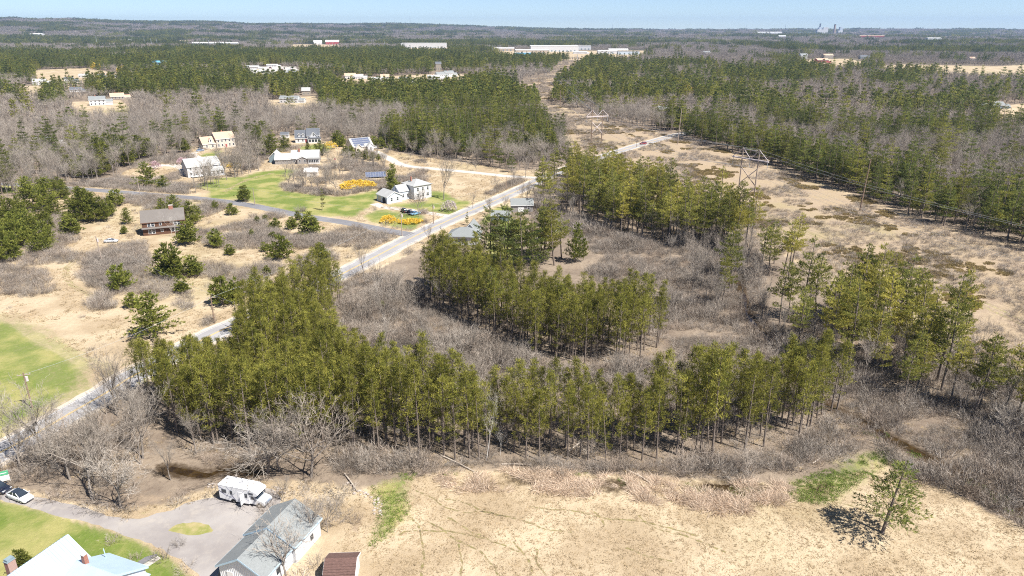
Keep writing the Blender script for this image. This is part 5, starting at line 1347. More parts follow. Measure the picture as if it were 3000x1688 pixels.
def grove(name, src, n, rad, seed):
    r = np.random.default_rng(seed); V, F, T, I = [], [], [], []; o = 0
    for k in range(n):
        m = src[int(r.integers(len(src)))]
        nv = len(m.vertices); v = np.empty(nv * 3, np.float32); m.vertices.foreach_get('co', v); v = v.reshape(-1, 3)
        f = np.empty(len(m.polygons) * 3, np.int32); m.loops.foreach_get('vertex_index', f); f = f.reshape(-1, 3)
        tt = np.empty(nv, np.float32); m.attributes['tint'].data.foreach_get('value', tt); mi = np.empty(len(f), np.int32); m.polygons.foreach_get('material_index', mi)
        a = r.uniform(0, 2 * pi); s = r.uniform(.75, 1.15); c_, s_2 = cos(a), sin(a)
        q = 2.4 * k; R0 = rad * math.sqrt((k + .5) / n)
        v2 = np.stack([(v[:, 0] * c_ - v[:, 1] * s_2) * s + R0 * cos(q), (v[:, 0] * s_2 + v[:, 1] * c_) * s + R0 * sin(q), v[:, 2] * s], 1)
        V.append(v2); F.append(f + o); T.append(np.clip(tt + r.normal(0, .2), 0, 1)); I.append(mi); o += nv
    return np_mesh(name, np.concatenate(V), np.concatenate(F), list(src[0].materials), np.concatenate(T), np.concatenate(I))
KIND['grove_pine'] = dict(whole=[grove('pine_grove', KIND['lowwhite']['whole'], 9, 13, 5 + i) for i in range(3)])
KIND['grove_bare'] = dict(whole=[grove('bare_grove', KIND['lowbare']['whole'], 10, 13, 15 + i) for i in range(3)])

NAMES = {'pale': 'white_pine', 'bushy': 'white_pine', 'red': 'red_pine', 'white': 'white_pine', 'young': 'young_pine', 'bare': 'bare_tree'}
def plant(kind_, v, x, y, rz, s, label, group, sz=None, z=0.0, cat='tree', name=None):
    t_, c2 = KIND[kind_]['parts'][v]
    o = bpy.data.objects.new(name or NAMES[kind_], None); o.empty_display_size = .3; COL.objects.link(o)
    o.location = (x, y, z); o.rotation_euler = (RNG.normal(0, .03), RNG.normal(0, .03), rz); o.scale = (s, s, sz or s)
    o['label'] = label; o['category'] = cat
    if group: o['group'] = group
    a = bpy.data.objects.new('trunk', t_); COL.objects.link(a); a.parent = o
    b = bpy.data.objects.new('crown', c2); COL.objects.link(b); b.parent = o
    return o

def stuff(name, label, meshes, x, y, z, rz, sc, idx):
    """uncountable growth: one object, points carrying plant meshes"""
    col_ = bpy.data.collections.new(name + '_plants')
    for i, m in enumerate(meshes): col_.objects.link(bpy.data.objects.new('%s_plant_%03d' % (name, i), m))
    me = bpy.data.meshes.new(name); n = len(x)
    me.vertices.add(n); me.vertices.foreach_set('co', np.stack([x, y, z], 1).astype(np.float32).ravel())
    a = me.attributes.new('turn', 'FLOAT_VECTOR', 'POINT'); a.data.foreach_set('vector', np.stack([0 * rz, 0 * rz, rz], 1).astype(np.float32).ravel())
    if np.ndim(sc) == 1: sc = np.stack([sc, sc, sc], 1)
    a = me.attributes.new('size', 'FLOAT_VECTOR', 'POINT'); a.data.foreach_set('vector', np.asarray(sc, np.float32).ravel())
    a = me.attributes.new('which', 'INT', 'POINT'); a.data.foreach_set('value', np.asarray(idx, np.int32))
    o = link(name, me, None, 'stuff'); o['label'] = label
    ng = bpy.data.node_groups.new(name + '_growth', 'GeometryNodeTree')
    ng.interface.new_socket('Geometry', in_out='INPUT', socket_type='NodeSocketGeometry'); ng.interface.new_socket('Geometry', in_out='OUTPUT', socket_type='NodeSocketGeometry')
    gi, go = ng.nodes.new('NodeGroupInput'), ng.nodes.new('NodeGroupOutput')
    ip = ng.nodes.new('GeometryNodeInstanceOnPoints'); ci = ng.nodes.new('GeometryNodeCollectionInfo')
    ci.inputs['Collection'].default_value = col_; ci.inputs['Separate Children'].default_value = True; ci.inputs['Reset Children'].default_value = True
    ip.inputs['Pick Instance'].default_value = True
    def attr(nm, dt):
        q = ng.nodes.new('GeometryNodeInputNamedAttribute'); q.data_type = dt; q.inputs['Name'].default_value = nm
        return [s for s in q.outputs if s.enabled and s.name == 'Attribute'][0]
    lk = ng.links.new
    lk(gi.outputs[0], ip.inputs['Points']); lk(ci.outputs[0], ip.inputs['Instance']); lk(attr('which', 'INT'), ip.inputs['Instance Index'])
    lk(attr('turn', 'FLOAT_VECTOR'), ip.inputs['Rotation']); lk(attr('size', 'FLOAT_VECTOR'), ip.inputs['Scale']); lk(ip.outputs[0], go.inputs[0])
    md = o.modifiers.new('growth', 'NODES'); md.node_group = ng
    return o

# ------------------------------------------------------------------ where things grow
def jgrid(x0, x1, y0, y1, s, jit=.42):
    nx, ny = int((x1 - x0) / s) + 1, int((y1 - y0) / s) + 1
    X, Y = np.meshgrid(x0 + np.arange(nx) * s, y0 + np.arange(ny) * s)
    X = X + (np.arange(ny)[:, None] % 2) * s * .5
    return (X + RNG.uniform(-jit, jit, X.shape) * s).ravel(), (Y + RNG.uniform(-jit, jit, Y.shape) * s).ravel()
def bbox(poly):
    q = [P(*p) for p in poly]; return min(p.x for p in q), max(p.x for p in q), min(p.y for p in q), max(p.y for p in q)
def fill(poly, s, jit=.42):
    X, Y = jgrid(*bbox(poly), s, jit); px, py = to_px(X, Y); k = inpoly(px, py, poly); return X[k], Y[k]
def road_clear(X, Y, w=7.5):
    ok = np.ones(len(X), bool)
    for ln, ww in ((road_line, w), (side_line, 4.5), (lane_line, 4.0)):
        L_ = np.array([(p.x, p.y) for p in ln[::2]])
        for i in range(0, len(X), 20000):
            d = np.min((X[i:i + 20000, None] - L_[None, :, 0]) ** 2 + (Y[i:i + 20000, None] - L_[None, :, 1]) ** 2, 1); ok[i:i + 20000] &= d > ww * ww
    return ok
def house_clear(X, Y, extra=0.0):
    ok = np.ones(len(X), bool)
    for x, y, r in CLEAR: ok &= (X - x) ** 2 + (Y - y) ** 2 > (r + extra) ** 2
    for x, y, r, l in FARCLEAR:
        d = hypot(x, y); ux, uy = x / d, y / d
        al = (X - x) * ux + (Y - y) * uy; ac = np.abs(-(X - x) * uy + (Y - y) * ux)
        ok &= ~((al > -l) & (al < 14) & (ac < r))
    return ok

trees = {'red': [], 'white': [], 'bare': []}        # rows x, y, scale, zone
# red pine stands
for poly, zone, s in ((R1, 0, 2.68), (R2, 1, 2.85)):
    X, Y = fill(poly, s, .48)
    k = house_clear(X, Y) & road_clear(X, Y, 6.5) & (noise2(X, Y, 9, 31 + zone) > .15)
    X, Y = X[k], Y[k]
    sc = .62 + .5 * noise2(X, Y, 18, 41) + RNG.normal(0, .085, len(X))
    if zone == 0:                                   # the road side of the stand is young and low
        px, py = to_px(X, Y); cap = np.array([height_at(float(u), float(v), 990 if u > 560 else 1000) for u, v in zip(px, py)]) / 16.8
        low = px < 712; k = ~low | (cap > .42); sc = np.where(low, np.minimum(sc, cap), sc); X, Y, sc = X[k], Y[k], sc[k]
    trees['red'] += [(a, b, c, zone) for a, b, c in zip(X, Y, sc)]
# mixed woods, near and middle distance:  polygon, share of pines, spacing, zone
NW = [([(2240, 960), (2330, 925), (2560, 905), (2700, 960), (2900, 1090), (3100, 1230), (3250, 1420), (3100, 1400), (2850, 1270), (2650, 1170), (2400, 1070)], .66, 5.2, 2),
      ([(1690, 510), (1850, 570), (2060, 650), (2205, 700), (2170, 750), (1950, 725), (1840, 700), (1700, 650), (1650, 560)], .78, 4.2, 3),
      ([(1440, 770), (1500, 735), (1620, 735), (1690, 760), (1640, 800), (1520, 800)], 1.0, 6.0, 4),
      ([(2210, 730), (2290, 760), (2340, 800), (2400, 810), (2300, 830), (2225, 800)], .8, 6.0, 2),
      ([(2060, 690), (2220, 760), (2240, 960), (2050, 900), (1960, 760)], .06, 6.0, 5),
      ([(1060, 800), (1230, 870), (1480, 1030), (1700, 1090), (2000, 1060), (2200, 1130), (2350, 1150), (2100, 1230), (1700, 1240), (1400, 1235), (1190, 1200), (1090, 1130), (1010, 980)], .03, 10.5, 5),
      ([(1540, 590), (1690, 520), (1690, 640), (1560, 640)], .12, 4.5, 3),
      ([(0, 1330), (300, 1200), (420, 1180), (460, 1270), (560, 1330), (480, 1350), (400, 1400), (260, 1440), (0, 1390)], .0, 5.5, 8)]
for poly, pc, s, zone in NW:
    X, Y = fill(poly, s); k = house_clear(X, Y, 1) & road_clear(X, Y); X, Y = X[k], Y[k]
    isp = RNG.random(len(X)) < pc * (.55 + .9 * noise2(X, Y, 30, 51))
    for a, b, p_ in zip(X, Y, isp):
        trees['white' if p_ else 'bare'].append((a, b, RNG.uniform(.68, 1.1) if p_ else RNG.uniform(.5, .9) * (1.2 if zone == 8 else 1), zone))
# the great forest
WOODLEFT = [(-500, 345), (0, 318), (430, 318), (850, 312), (1090, 335), (1010, 402), (820, 415), (690, 425), (600, 405), (400, 455), (150, 505), (0, 535), (-500, 620)]
PINEBACK = [(820, 318), (780, 240), (1000, 236), (1260, 250), (1480, 232), (1590, 380), (1640, 470), (1400, 475), (1180, 440), (1090, 420), (1200, 395), (1200, 350)]
def forest(rmin, rmax, s, lim=47):
    X, Y = jgrid(-rmax * .95, rmax * .95, 60, rmax, s)
    d = np.hypot(X, Y); k = (d > rmin) & (d <= rmax) & (np.abs(np.degrees(np.arctan2(X, Y))) < lim); X, Y = X[k], Y[k]
    px, py = to_px(X, Y)
    bad = poly_any(px, py, [OPEN_LEFT, CORRIDOR, FIELD, HOME] + FARFIELDS + [R1, R2] + [n_[0] for n_ in NW])
    bad |= (py > 700) & (px < 2500)                                   # the foreground is planted by hand
    bad |= (py > 660) & (px > 1000) & inpoly(px, py, [(1000, 560), (2100, 560), (2300, 760), (3300, 1200), (3300, 1700), (1000, 1700)])
    bad |= inpoly(px, py, [(1540, 500), (1700, 480), (2250, 700), (2300, 1000), (1000, 1000), (1240, 700)])
    X, Y, px, py = X[~bad], Y[~bad], px[~bad], py[~bad]
    k = house_clear(X, Y) & road_clear(X, Y, 7.5); X, Y, px, py = X[k], Y[k], px[k], py[k]
    d_ = np.hypot(X, Y); n1 = np.where(d_ > 1500, noise2(X, Y, 330, 61, 4), noise2(X, Y, 70, 61, 3)); n2 = noise2(X, Y, 420, 63, 2)
    pc = np.clip((n1 * .65 + n2 * .35 - .505) * 9, 0.03, .95)
    left = inpoly(px, py, WOODLEFT); pc = np.where(left, np.clip((n1 - .60) * 4, .02, .8), pc)
    left2 = inpoly(px, py, [(430, 470), (300, 540), (160, 520), (60, 560), (0, 560), (0, 470), (200, 480), (330, 440)]); pc = np.where(left2, .10, pc)
    pb = inpoly(px, py, PINEBACK); pc = np.where(pb, np.clip((n1 - .36) * 5, .15, .98), pc)
    behind = inpoly(px, py, [(0, 240), (0, 140), (1500, 150), (1500, 235), (1000, 250), (800, 262), (600, 300), (300, 285)]); pc = np.where(behind, np.clip((n1 - .48) * 8, .06, .95), pc)
    right = (px > 1750) & (py > 210); pc = np.where(right, np.clip((n1 * .7 + n2 * .3 - .475) * 7.5, .07, .85), pc)
    edge_ = (px > 1950) & (inpoly(px, py + 22 * np.clip(py / 500, .5, 2), CORRIDOR) | inpoly(px, py + 48 * np.clip(py / 500, .5, 2), CORRIDOR)); pc = np.where(edge_, .93, pc)
    farr = (px > 1900) & (py < 150); pc = np.where(farr, np.clip((n1 - .58) * 5, .03, .6), pc)
    return X, Y, RNG.random(len(X)) < pc
X, Y, ip = forest(150, 620, 5.5)
for a, b, p_ in zip(X, Y, ip): trees['white' if p_ else 'bare'].append((a, b, RNG.uniform(.62, 1.28) if p_ else RNG.uniform(.75, 1.15), 7 if a > 60 else 6))
ZL = {('red', 0): 'front stand red pine', ('red', 1): 'second stand red pine',
      ('white', 2): 'white pine between brook and corridor', ('white', 3): 'white pine of the middle wood', ('white', 4): 'tall dark pine beside the roadside house', ('white', 6): 'white pine of the left woods', ('white', 7): 'white pine of the right wood',
      ('white', 5): 'white pine in the swamp brush', ('bare', 4): 'bare tree among the tall pines by the roadside house', ('bare', 2): 'bare tree between brook and corridor', ('bare', 3): 'bare tree of the middle wood', ('bare', 8): 'bare tree between road and drive', ('bare', 5): 'bare tree in the swamp brush', ('bare', 6): 'bare tree of the left woods', ('bare', 7): 'bare tree of the right wood'}
ZG = {8: 'bare trees between road and drive', 0: 'trees of the front stand', 1: 'trees of the second stand', 2: 'trees of the right hand group', 3: 'trees of the middle wood', 4: 'tall pines by the roadside house', 5: 'trees in the swamp brush', 6: 'trees of the left woods', 7: 'trees of the right wood'}
LANDMARK = {8: ((130, 'near the yard sign'), (270, 'above the white sedan'), (9999, 'near the brook pool')), 0: ((560, 'beside the road bend'), (760, 'left of the motorhome'), (960, 'behind the motorhome'), (1200, 'above the stone bank'), (1400, 'left of the white dead tree'), (1600, 'right of the white dead tree'), (1850, 'above the pale reeds'), (2130, 'above the marsh water'), (9999, 'at its right end')),
            1: ((1400, 'at its left end'), (1600, 'in its middle'), (9999, 'at its right end')), 2: ((2400, 'at its left end'), (2600, 'in its middle'), (2850, 'right of its middle'), (9999, 'at the right edge')), 3: ((1780, 'near the road'), (1950, 'in its middle'), (2080, 'right of its middle'), (9999, 'near the pale power tower')), 4: ((9999, ''),),
            5: ((1250, 'below the road'), (1600, 'between the stands'), (2000, 'behind the front stand'), (9999, 'near the brook')), 6: ((200, 'at the left edge'), (500, 'behind the side road'), (900, 'behind the houses'), (1250, 'behind the meadow'), (9999, 'beside the corridor')), 7: ((2150, 'near the road end'), (2450, 'behind the pale power tower'), (2750, 'behind the tall brown pole'), (9999, 'at the right edge'))}
ROWS = {8: (1330,), 0: (1290, 1200, 1050), 1: (1000, 930), 2: (1150, 1020), 3: (660, 600), 4: (), 5: (1100, 950), 6: (520, 440), 7: (620, 520)}
def where(kd, zn, x, y):
    px, py = to_px(x, y)
    place = [w for lim, w in LANDMARK[zn] if px < lim][0]
    rows = ROWS[zn]; n = sum(py < r for r in rows)
    row = '' if not rows else ('front row, ' if n == 0 else ('back row, ' if n == len(rows) else '%s rank, ' % ('second' if n == 1 else 'third')))
    return (ZL[(kd, zn)] + ', ' + row + place).rstrip(', ')
rest = []
base_i = {}; allm = []
for kd in ('red', 'white', 'pale', 'bare', 'lowred', 'lowwhite', 'lowbare', 'grove_pine', 'grove_bare'):
    base_i[kd] = (len(allm), len(KIND[kd]['whole'])); allm += KIND[kd]['whole']
for kd, lst in trees.items():
    lst.sort(key=lambda q: q[0] ** 2 + q[1] ** 2)
    n_ind = 300 if kd != 'bare' else 120
    for i, (x, y, s, zn) in enumerate(lst):
        v = int(RNG.integers(len(KIND[kd]['parts']))); v = (0, 2, 4)[v % 3] if kd == 'white' and zn in (6, 7) else v; rz = RNG.uniform(0, 6.283)
        if i < n_ind: plant('pale' if kd == 'white' and zn in (2, 3, 4, 5) else kd, v, x, y, rz, s, where(kd, zn, x, y), ZG[zn] + ', ' + NAMES[kd].replace('_', ' '), s * RNG.uniform(.92, 1.08))
        else: rest.append((x, y, 0, rz, s * RNG.uniform(.95, 1.1), s, base_i['pale' if kd == 'white' and zn in (2, 3, 4, 5) else kd][0] + v))
rest = np.array(rest)
stuff('woodland', 'mixed pine and bare wood filling the middle distance', allm, rest[:, 0], rest[:, 1], rest[:, 2], rest[:, 3], np.stack([rest[:, 4], rest[:, 4], rest[:, 5]], 1), rest[:, 6])
# farther forest, coarser trees, then groves
fx, fy, fi, fs, fh = [], [], [], [], []
X, Y, ip = forest(620, 1500, 7.4)
for p_, kd in ((True, 'lowwhite'), (False, 'lowbare')):
    k = ip == p_; n = k.sum(); fx.append(X[k]); fy.append(Y[k]); fi.append(base_i[kd][0] + RNG.integers(0, base_i[kd][1], n)); fs.append(RNG.uniform(.8, 1.5, n)); fh.append(RNG.uniform(.7, 1.2, n))
for r0, r1, s, k1, k2 in ((1500, 3600, 22, 1.0, 1.0), (3600, 7200, 48, 2.1, 1.05), (7200, 10600, 90, 4.0, 1.15)):
    X, Y, ip = forest(r0, r1, s, 42)
    for p_, kd in ((True, 'grove_pine'), (False, 'grove_bare')):
        k = ip == p_; n = k.sum(); fx.append(X[k]); fy.append(Y[k]); fi.append(base_i[kd][0] + RNG.integers(0, base_i[kd][1], n)); fs.append(k1 * RNG.uniform(.85, 1.2, n)); fh.append(k2 * RNG.uniform(.8, 1.1, n))
fx, fy, fi, fs, fh = map(np.concatenate, (fx, fy, fi, fs, fh)); fz = terrain(fx, fy) - .3
stuff('far_forest', 'far forest of pines and bare trees reaching to the hills', allm, fx, fy, fz, RNG.uniform(0, 6.28, len(fx)), np.stack([fs, fs, fh], 1), fi)

# -- single trees placed by eye:  kind, variant, photo x, row of the foot, row of the top, label
REFH = {'bushy': 12, 'red': 16.5, 'white': 19, 'young': 4.0, 'bare': 14}
def single(kd, v, x, y, top, label, group=None, fat=1.0, name=None):
    p = P(x, y); hh = height_at(x, y, top); ref = REFH[kd]
    m_ = KIND[kd]['parts'][v][1]; co = np.empty(len(m_.vertices) * 3, np.float32); m_.vertices.foreach_get('co', co); ref = float(co[2::3].max())
    s = hh / ref * (1.15 if kd in ('big', 'bare') else 1.0)
    fat *= 1.3 if kd == 'bare' else 1.0
    return plant(kd, v, p.x, p.y, RNG.uniform(0, 6.28), s * fat, label, group, s, name=name)
BIG = [(make_bare(301, 14, .6, 7, 0, .26, .10, 1.0, .62)), (make_bare(302, 14, .7, 6, 0, .22, .10, 1.3, .62)), (make_bare(303, 14, .42, 8, 0, .3, .09, 1.0, .6)), (make_bare(304, 14, .52, 8, 0, .25, .10, 1.2, .6))]
kind('big', BIG, M['greybark'], M['bare']); REFH['big'] = 13.0; NAMES['big'] = 'bare_tree'
for kd, v, x, y, top, fat, lab in (
  ('big', 0, 272, 1462, 1262, 1.5, 'large spreading bare tree between the white sedan and the brook'), ('big', 3, 355, 1490, 1322, 1.3, 'dark trunked bare tree beside the gravel bend'), ('big', 2, 128, 1330, 1125, 1.25, 'tall many stemmed bare tree at the road edge'),
  ('big', 0, 784, 1388, 1208, 1.5, 'broad bare tree behind the motorhome'), ('big', 2, 819, 1380, 1185, 1.2, 'upright bare tree right behind the broad one'), ('big', 3, 912, 1398, 1195, 1.4, 'bare tree above the grassy bank right of the motorhome'),
  ('big', 1, 838, 1692, 1540, 1.1, 'spreading bare tree in front of the grey garage roof'), ('big', 2, 905, 1590, 1440, 1.0, 'slim bare tree right of the garage'), ('big', 3, 960, 1560, 1470, .9, 'small bare tree by the garage far corner'), ('big', 2, 830, 1470, 1400, 1.1, 'thin bare sapling between motorhome and garage'),
  ('bare', 0, 413, 1361, 1230, .8, 'pale slender bare tree left of the brook pool'), ('bare', 2, 501, 1407, 1290, .8, 'forked slender bare tree beside the brook pool'), ('bare', 4, 575, 1330, 1200, .8, 'slender bare tree in front of the dark pines'), ('bare', 1, 205, 1405, 1240, .9, 'bare tree in the brush between road and drive'), ('bare', 3, 60, 1370, 1230, 1.0, 'bare tree by the yard sign'),
  ('bare', 0, 385, 1180, 1040, .6, 'thin bare pole tree beside the road bend'), ('bare', 2, 350, 1200, 1050, .6, 'thin bare tree left of the pole tree at the road bend'), ('bare', 4, 312, 1215, 1090, .6, 'short thin bare tree at the road edge'),
  ('bare', 1, 1255, 1005, 960, .9, 'dead grey tree alone in the tawny brush'), ('bare', 5, 1345, 1090, 980, 1.1, 'leafless leaning tree in the brush between the pine stands'),
  ('bare', 3, 1300, 585, 448, .5, 'tall dead trunk standing on the farmhouse lawn'), ('big', 3, 1228, 635, 552, .9, 'rounded bare tree in front of the farmhouse'), ('bare', 0, 1258, 715, 650, .8, 'small bare tree at the junction corner'), ('bare', 4, 1385, 610, 560, .8, 'small bare tree on the road verge beyond the driveway'),
  ('big', 0, 992, 572, 485, 1.0, 'round bare tree left of the yellow bush'), ('bare', 2, 838, 518, 470, 1.0, 'bare lawn tree in a mulch ring'), ('bare', 1, 861, 530, 470, .8, 'bare tree left of the cream shed'), ('bare', 3, 888, 552, 490, .9, 'bare tree in the brush before the cream shed'), ('bare', 5, 915, 555, 500, .9, 'bare tree below the cream shed'), ('bare', 0, 955, 540, 470, 1.0, 'bare tree right of the cream shed'), ('bare', 2, 1000, 525, 452, 1.0, 'bare tree behind the flagpole'),
  ('big', 2, 665, 528, 420, 1.1, 'tall bare tree between the long white house and the lawn'), ('bare', 1, 690, 520, 440, 1.0, 'bare tree right of the tall lawn edge tree'), ('bare', 3, 710, 510, 430, 1.0, 'bare tree in the clump left of the ranch house'), ('bare', 0, 735, 505, 410, 1.0, 'bare tree at the middle of the lawn edge clump'), ('bare', 4, 758, 500, 400, 1.1, 'tall bare tree at the right of the lawn edge clump'),
  ('bare', 5, 600, 545, 462, .9, 'bare tree in front of the long white house'), ('bare', 2, 618, 540, 470, .9, 'second bare tree in front of the long white house'), ('bare', 3, 590, 548, 480, .8, 'small bare tree at the foot of the long white house'),
  ('bare', 1, 1540, 520, 450, .6, 'bare tree by the lane end'), ('bare', 2, 1605, 530, 455, .7, 'bare tree left of the road before the corridor'), ('bare', 4, 1145, 450, 420, .8, 'small bare tree at the meadow edge'), ('bare', 0, 1370, 495, 470, .8, 'bare bush tree above the lane'), ('bare', 5, 1395, 500, 470, .9, 'bare bush tree left of the corner pine')):
    single(kd, v, x, y, top, lab, None, fat)
YARD = (([(440, 462), (560, 458), (560, 476), (440, 482)], 'behind the long white house'), ([(640, 470), (780, 440), (800, 470), (760, 505), (640, 530)], 'in the clump left of the ranch house'), ([(830, 525), (960, 505), (1010, 520), (960, 560), (850, 562)], 'around the cream shed'), ([(950, 470), (1130, 470), (1160, 500), (1060, 512), (960, 500)], 'below the solar roof house'), ([(560, 535), (640, 520), (660, 545), (570, 570)], 'before the long white house'), ([(1190, 455), (1500, 480), (1520, 500), (1200, 470)], 'along the upper meadow edge'), ([(1390, 600), (1540, 520), (1640, 500), (1560, 580), (1420, 640)], 'along the main road north of the junction'))
for poly, wh in YARD:
    X, Y = fill(poly, 5.0); k = house_clear(X, Y, -1) & road_clear(X, Y, 5.5); X, Y = X[k], Y[k]
    for x, y in zip(X, Y):
        if RNG.random() < .46: plant('bare', int(RNG.integers(6)), x, y, RNG.uniform(0, 6.28), RNG.uniform(.45, .85), 'bare yard tree ' + wh, 'bare yard trees', RNG.uniform(.45, .8))
# white birch trunks
BT = [make_bare(320, 14, .5, 3, 0, .72, .06), make_bare(321, 14, .4, 3, 0, .72, .06)]
kind('birch', BT, M['birch'], M['birch']); REFH['birch'] = 14; NAMES['birch'] = 'white_birch'
for v, x, y, top, lab in ((0, 1425, 1349, 1120, 'white barked dead tree standing before the front pine stand'), (1, 1465, 1335, 1245, 'short pale snag right of the white dead tree'), (0, 505, 694, 615, 'white birch in front of the brown house'), (1, 515, 696, 622, 'second white birch by the brown house'), (1, 1108, 880, 790, 'pale bare snag in the brush beside the road pines'), (1, 2662, 1400, 1330, 'broken pale snag beside the brook on the right')):
    single('birch', v, x, y, top, lab, None, .8)
# white pines on their own
SP = [make_white_pine(340, 19, 0, 6.5, .12, .9), make_white_pine(341, 19, 0, 5.0, .2, .85)]
kind('lone', SP, M['bark'], M['white_pine']); REFH['lone'] = 19; NAMES['lone'] = 'white_pine'
for kd, v, x, y, top, fat, lab in (('bushy', 0, 458, 985, 850, 1.35, 'big bushy white pine left of the road below the meadow'), ('lone', 1, 2585, 1562, 1340, 1.5, 'scraggly lone pine in the dry field with its shadow'), ('bushy', 1, 1155, 565, 475, .85, 'big dark pine behind the farmhouse'), ('lone', 0, 1435, 762, 602, 1.0, 'pale green tall pine by the roadside house'), ('lone', 0, 1481, 770, 595, 1.15, 'dark tall pine right of the pale green one'), ('lone', 0, 1530, 790, 610, 1.2, 'dark tall pine in the middle of the roadside group'), ('lone', 0, 1594, 760, 612, 1.1, 'tall pine at the back of the roadside group'),
   ('bushy', 2, 1684, 768, 648, .75, 'broad yellow green pine at the right of the roadside group'), ('white', 3, 1450, 966, 770, .9, 'tall feathery pine at the front of the second stand'), ('white', 0, 1370, 660, 615, .7, 'narrow brown green spruce beside the road'), ('white', 0, 378, 412, 328, 1.0, 'tall layered pine standing out of the left grey wood'), ('white', 2, 305, 420, 350, .8, 'pine with tufted top left of the tall layered pine'), ('bushy', 2, 1545, 465, 362, .8, 'bushy dark pine in the front row beyond the meadow'), ('bushy', 0, 1620, 470, 382, .8, 'bushy pine right of the front row'), ('bushy', 1, 1427, 455, 398, 1.1, 'dark spreading pine at the meadow edge'), ('white', 2, 1500, 505, 440, 1.2, 'pine at the end of the lane'),
   ('lone', 0, 640, 680, 640, 1.0, 'hidden pine behind the brown house'), ('white', 2, 1330, 455, 405, 1.2, 'pine behind the far meadow edge'), ('white', 4, 1660, 470, 412, 1.0, 'pine at the mouth of the corridor'), ('white', 1, 556, 640, 545, .8, 'thin dark spruce on the lawn')) :
    if lab.startswith('hidden') or lab.startswith('thin dark spruce'): continue
    single(kd, v, x, y, top, lab, None, fat)
single('white', 0, 944, 617, 545, 'sparse dark spruce alone on the lawn', None, .55, 'spruce')
# young pines of the meadow
Z4 = lambda x, y: (x / 2.576, 560 + y / 2.576)
YP = [(1425, 400, 265), (925, 745, 590), (1310, 655, 455), (1230, 640, 520), (1470, 640, 520), (2115, 518, 370), (1640, 425, 318), (1735, 480, 420), (2345, 335, 195), (1755, 180, 108), (1625, 145, 90), (2000, 457, 400), (2015, 640, 580), (1690, 862, 690), (1780, 840, 700), (1380, 765, 670), (540, 330, 210),
      (2075, 290, 222), (1945, 245, 200), (2005, 228, 190), (2205, 288, 215), (2255, 218, 165), (1905, 350, 300), (2060, 370, 320), (940, 322, 275), (1010, 880, 790), (1920, 780, 670), (880, 115, 15), (2430, 520, 420)]
for i, (x, y, tp) in enumerate(YP):
    x, y = Z4(x, y); _, tp = Z4(0, tp)
    p = P(x, y); hh = height_at(x, y, tp) * 1.2
    plant('young', i % 4, p.x, p.y, RNG.uniform(0, 6.28), hh / 4 * RNG.uniform(1.05, 1.35), 'round bushy young pine dotted in the dry meadow', 'young pines in the meadow', hh / 4)
for i, (x, y, tp) in enumerate([(250, 150, -60), (380, 120, -60), (100, 250, 90), (200, 260, 120), (60, 400, 200), (150, 420, 210), (250, 390, 200), (350, 420, 260), (40, 540, 320), (650, 230, 20), (720, 235, 50), (780, 230, 80), (560, 240, 80), (100, 480, 350), (300, 470, 330), (1330, 200, 60), (1440, 260, 110), (1230, 190, 80), (960, 250, 150), (380, 300, 190), (20, 300, 180), (1490, 230, 130), (200, 30, -60), (480, 60, -40), (300, -10, -90), (130, 330, 180), (220, 330, 170), (20, 460, 260), (130, 520, 400), (420, 180, 60), (600, 140, 0), (680, 160, 20), (820, 190, 80), (30, 200, 60), (150, 190, 60), (330, 230, 110), (430, 60, -60)]):
    x, y = Z4(x, y); _, tp = Z4(0, tp); p = P(x, y); hh = height_at(x, y, tp) * 1.2
    plant('bushy', i % 3, p.x, p.y, RNG.uniform(0, 6.28), hh / 12 * RNG.uniform(.95, 1.3), 'bushy dark pine in the thicket left of the brown house', 'pine thicket by the brown house', hh / 12)
Z0 = lambda x, y: (x / 2.576, y / 2.576)
for i, (x, y, tp) in enumerate([(1110, 1420, 1255), (1235, 1430, 1340), (760, 1300, 1080), (850, 1240, 1040), (960, 1250, 1060), (1060, 1200, 1050), (900, 1180, 1070), (530, 1330, 1200), (640, 1340, 1200), (740, 1335, 1210), (1130, 1180, 1060), (350, 1430, 1330), (250, 1440, 1340), (450, 1440, 1350), (1390, 1150, 1060), (2050, 1180, 1040), (1960, 1130, 980), (2150, 1130, 1040), (1860, 1060, 960), (2000, 1090, 940), (2430, 1170, 1080), (2330, 1160, 1090), (2550, 1090, 1000)]):
    x, y = Z0(x, y); _, tp = Z0(0, tp); p = P(x, y); hh = height_at(x, y, tp)
    plant('bushy', i % 3, p.x, p.y, RNG.uniform(0, 6.28), hh / 12 * 1.15 * RNG.uniform(1.1, 1.6), 'bushy pine among the houses at the wood edge', 'bushy pines around the houses', hh / 12 * 1.15)
for i, (x, y, tp) in enumerate([(1030, 462, 430), (1050, 466, 438), (1072, 468, 440), (1092, 470, 448), (1110, 470, 452), (1012, 455, 428), (1000, 430, 395), (1098, 432, 400), (1120, 436, 405), (1150, 440, 410), (1180, 444, 415), (985, 420, 395)]):
    p = P(x, y); hh = height_at(x, y, tp); plant('young', i % 4, p.x, p.y, RNG.uniform(0, 6.28), hh / 4 * 1.05, 'bushy pine in the screen around the solar roof house', 'pines by the solar roof house', hh / 4)
p = P(716, 590); hh = height_at(716, 590, 545); plant('young', 1, p.x, p.y, 0, hh / 4 * 1.1, 'bushy pine at the lawn corner beside the pale pole', None, hh / 4)
p = P(20, 1700); plant('young', 2, p.x + 1, p.y + 1.2, 0, 1.1, 'yellow green shrub at the bottom left corner before the blue roof', None, .9)
p = P(1122, 905); plant('young', 0, p.x, p.y, 0, .62, 'small round pine alone in the tawny brush', None, .55)

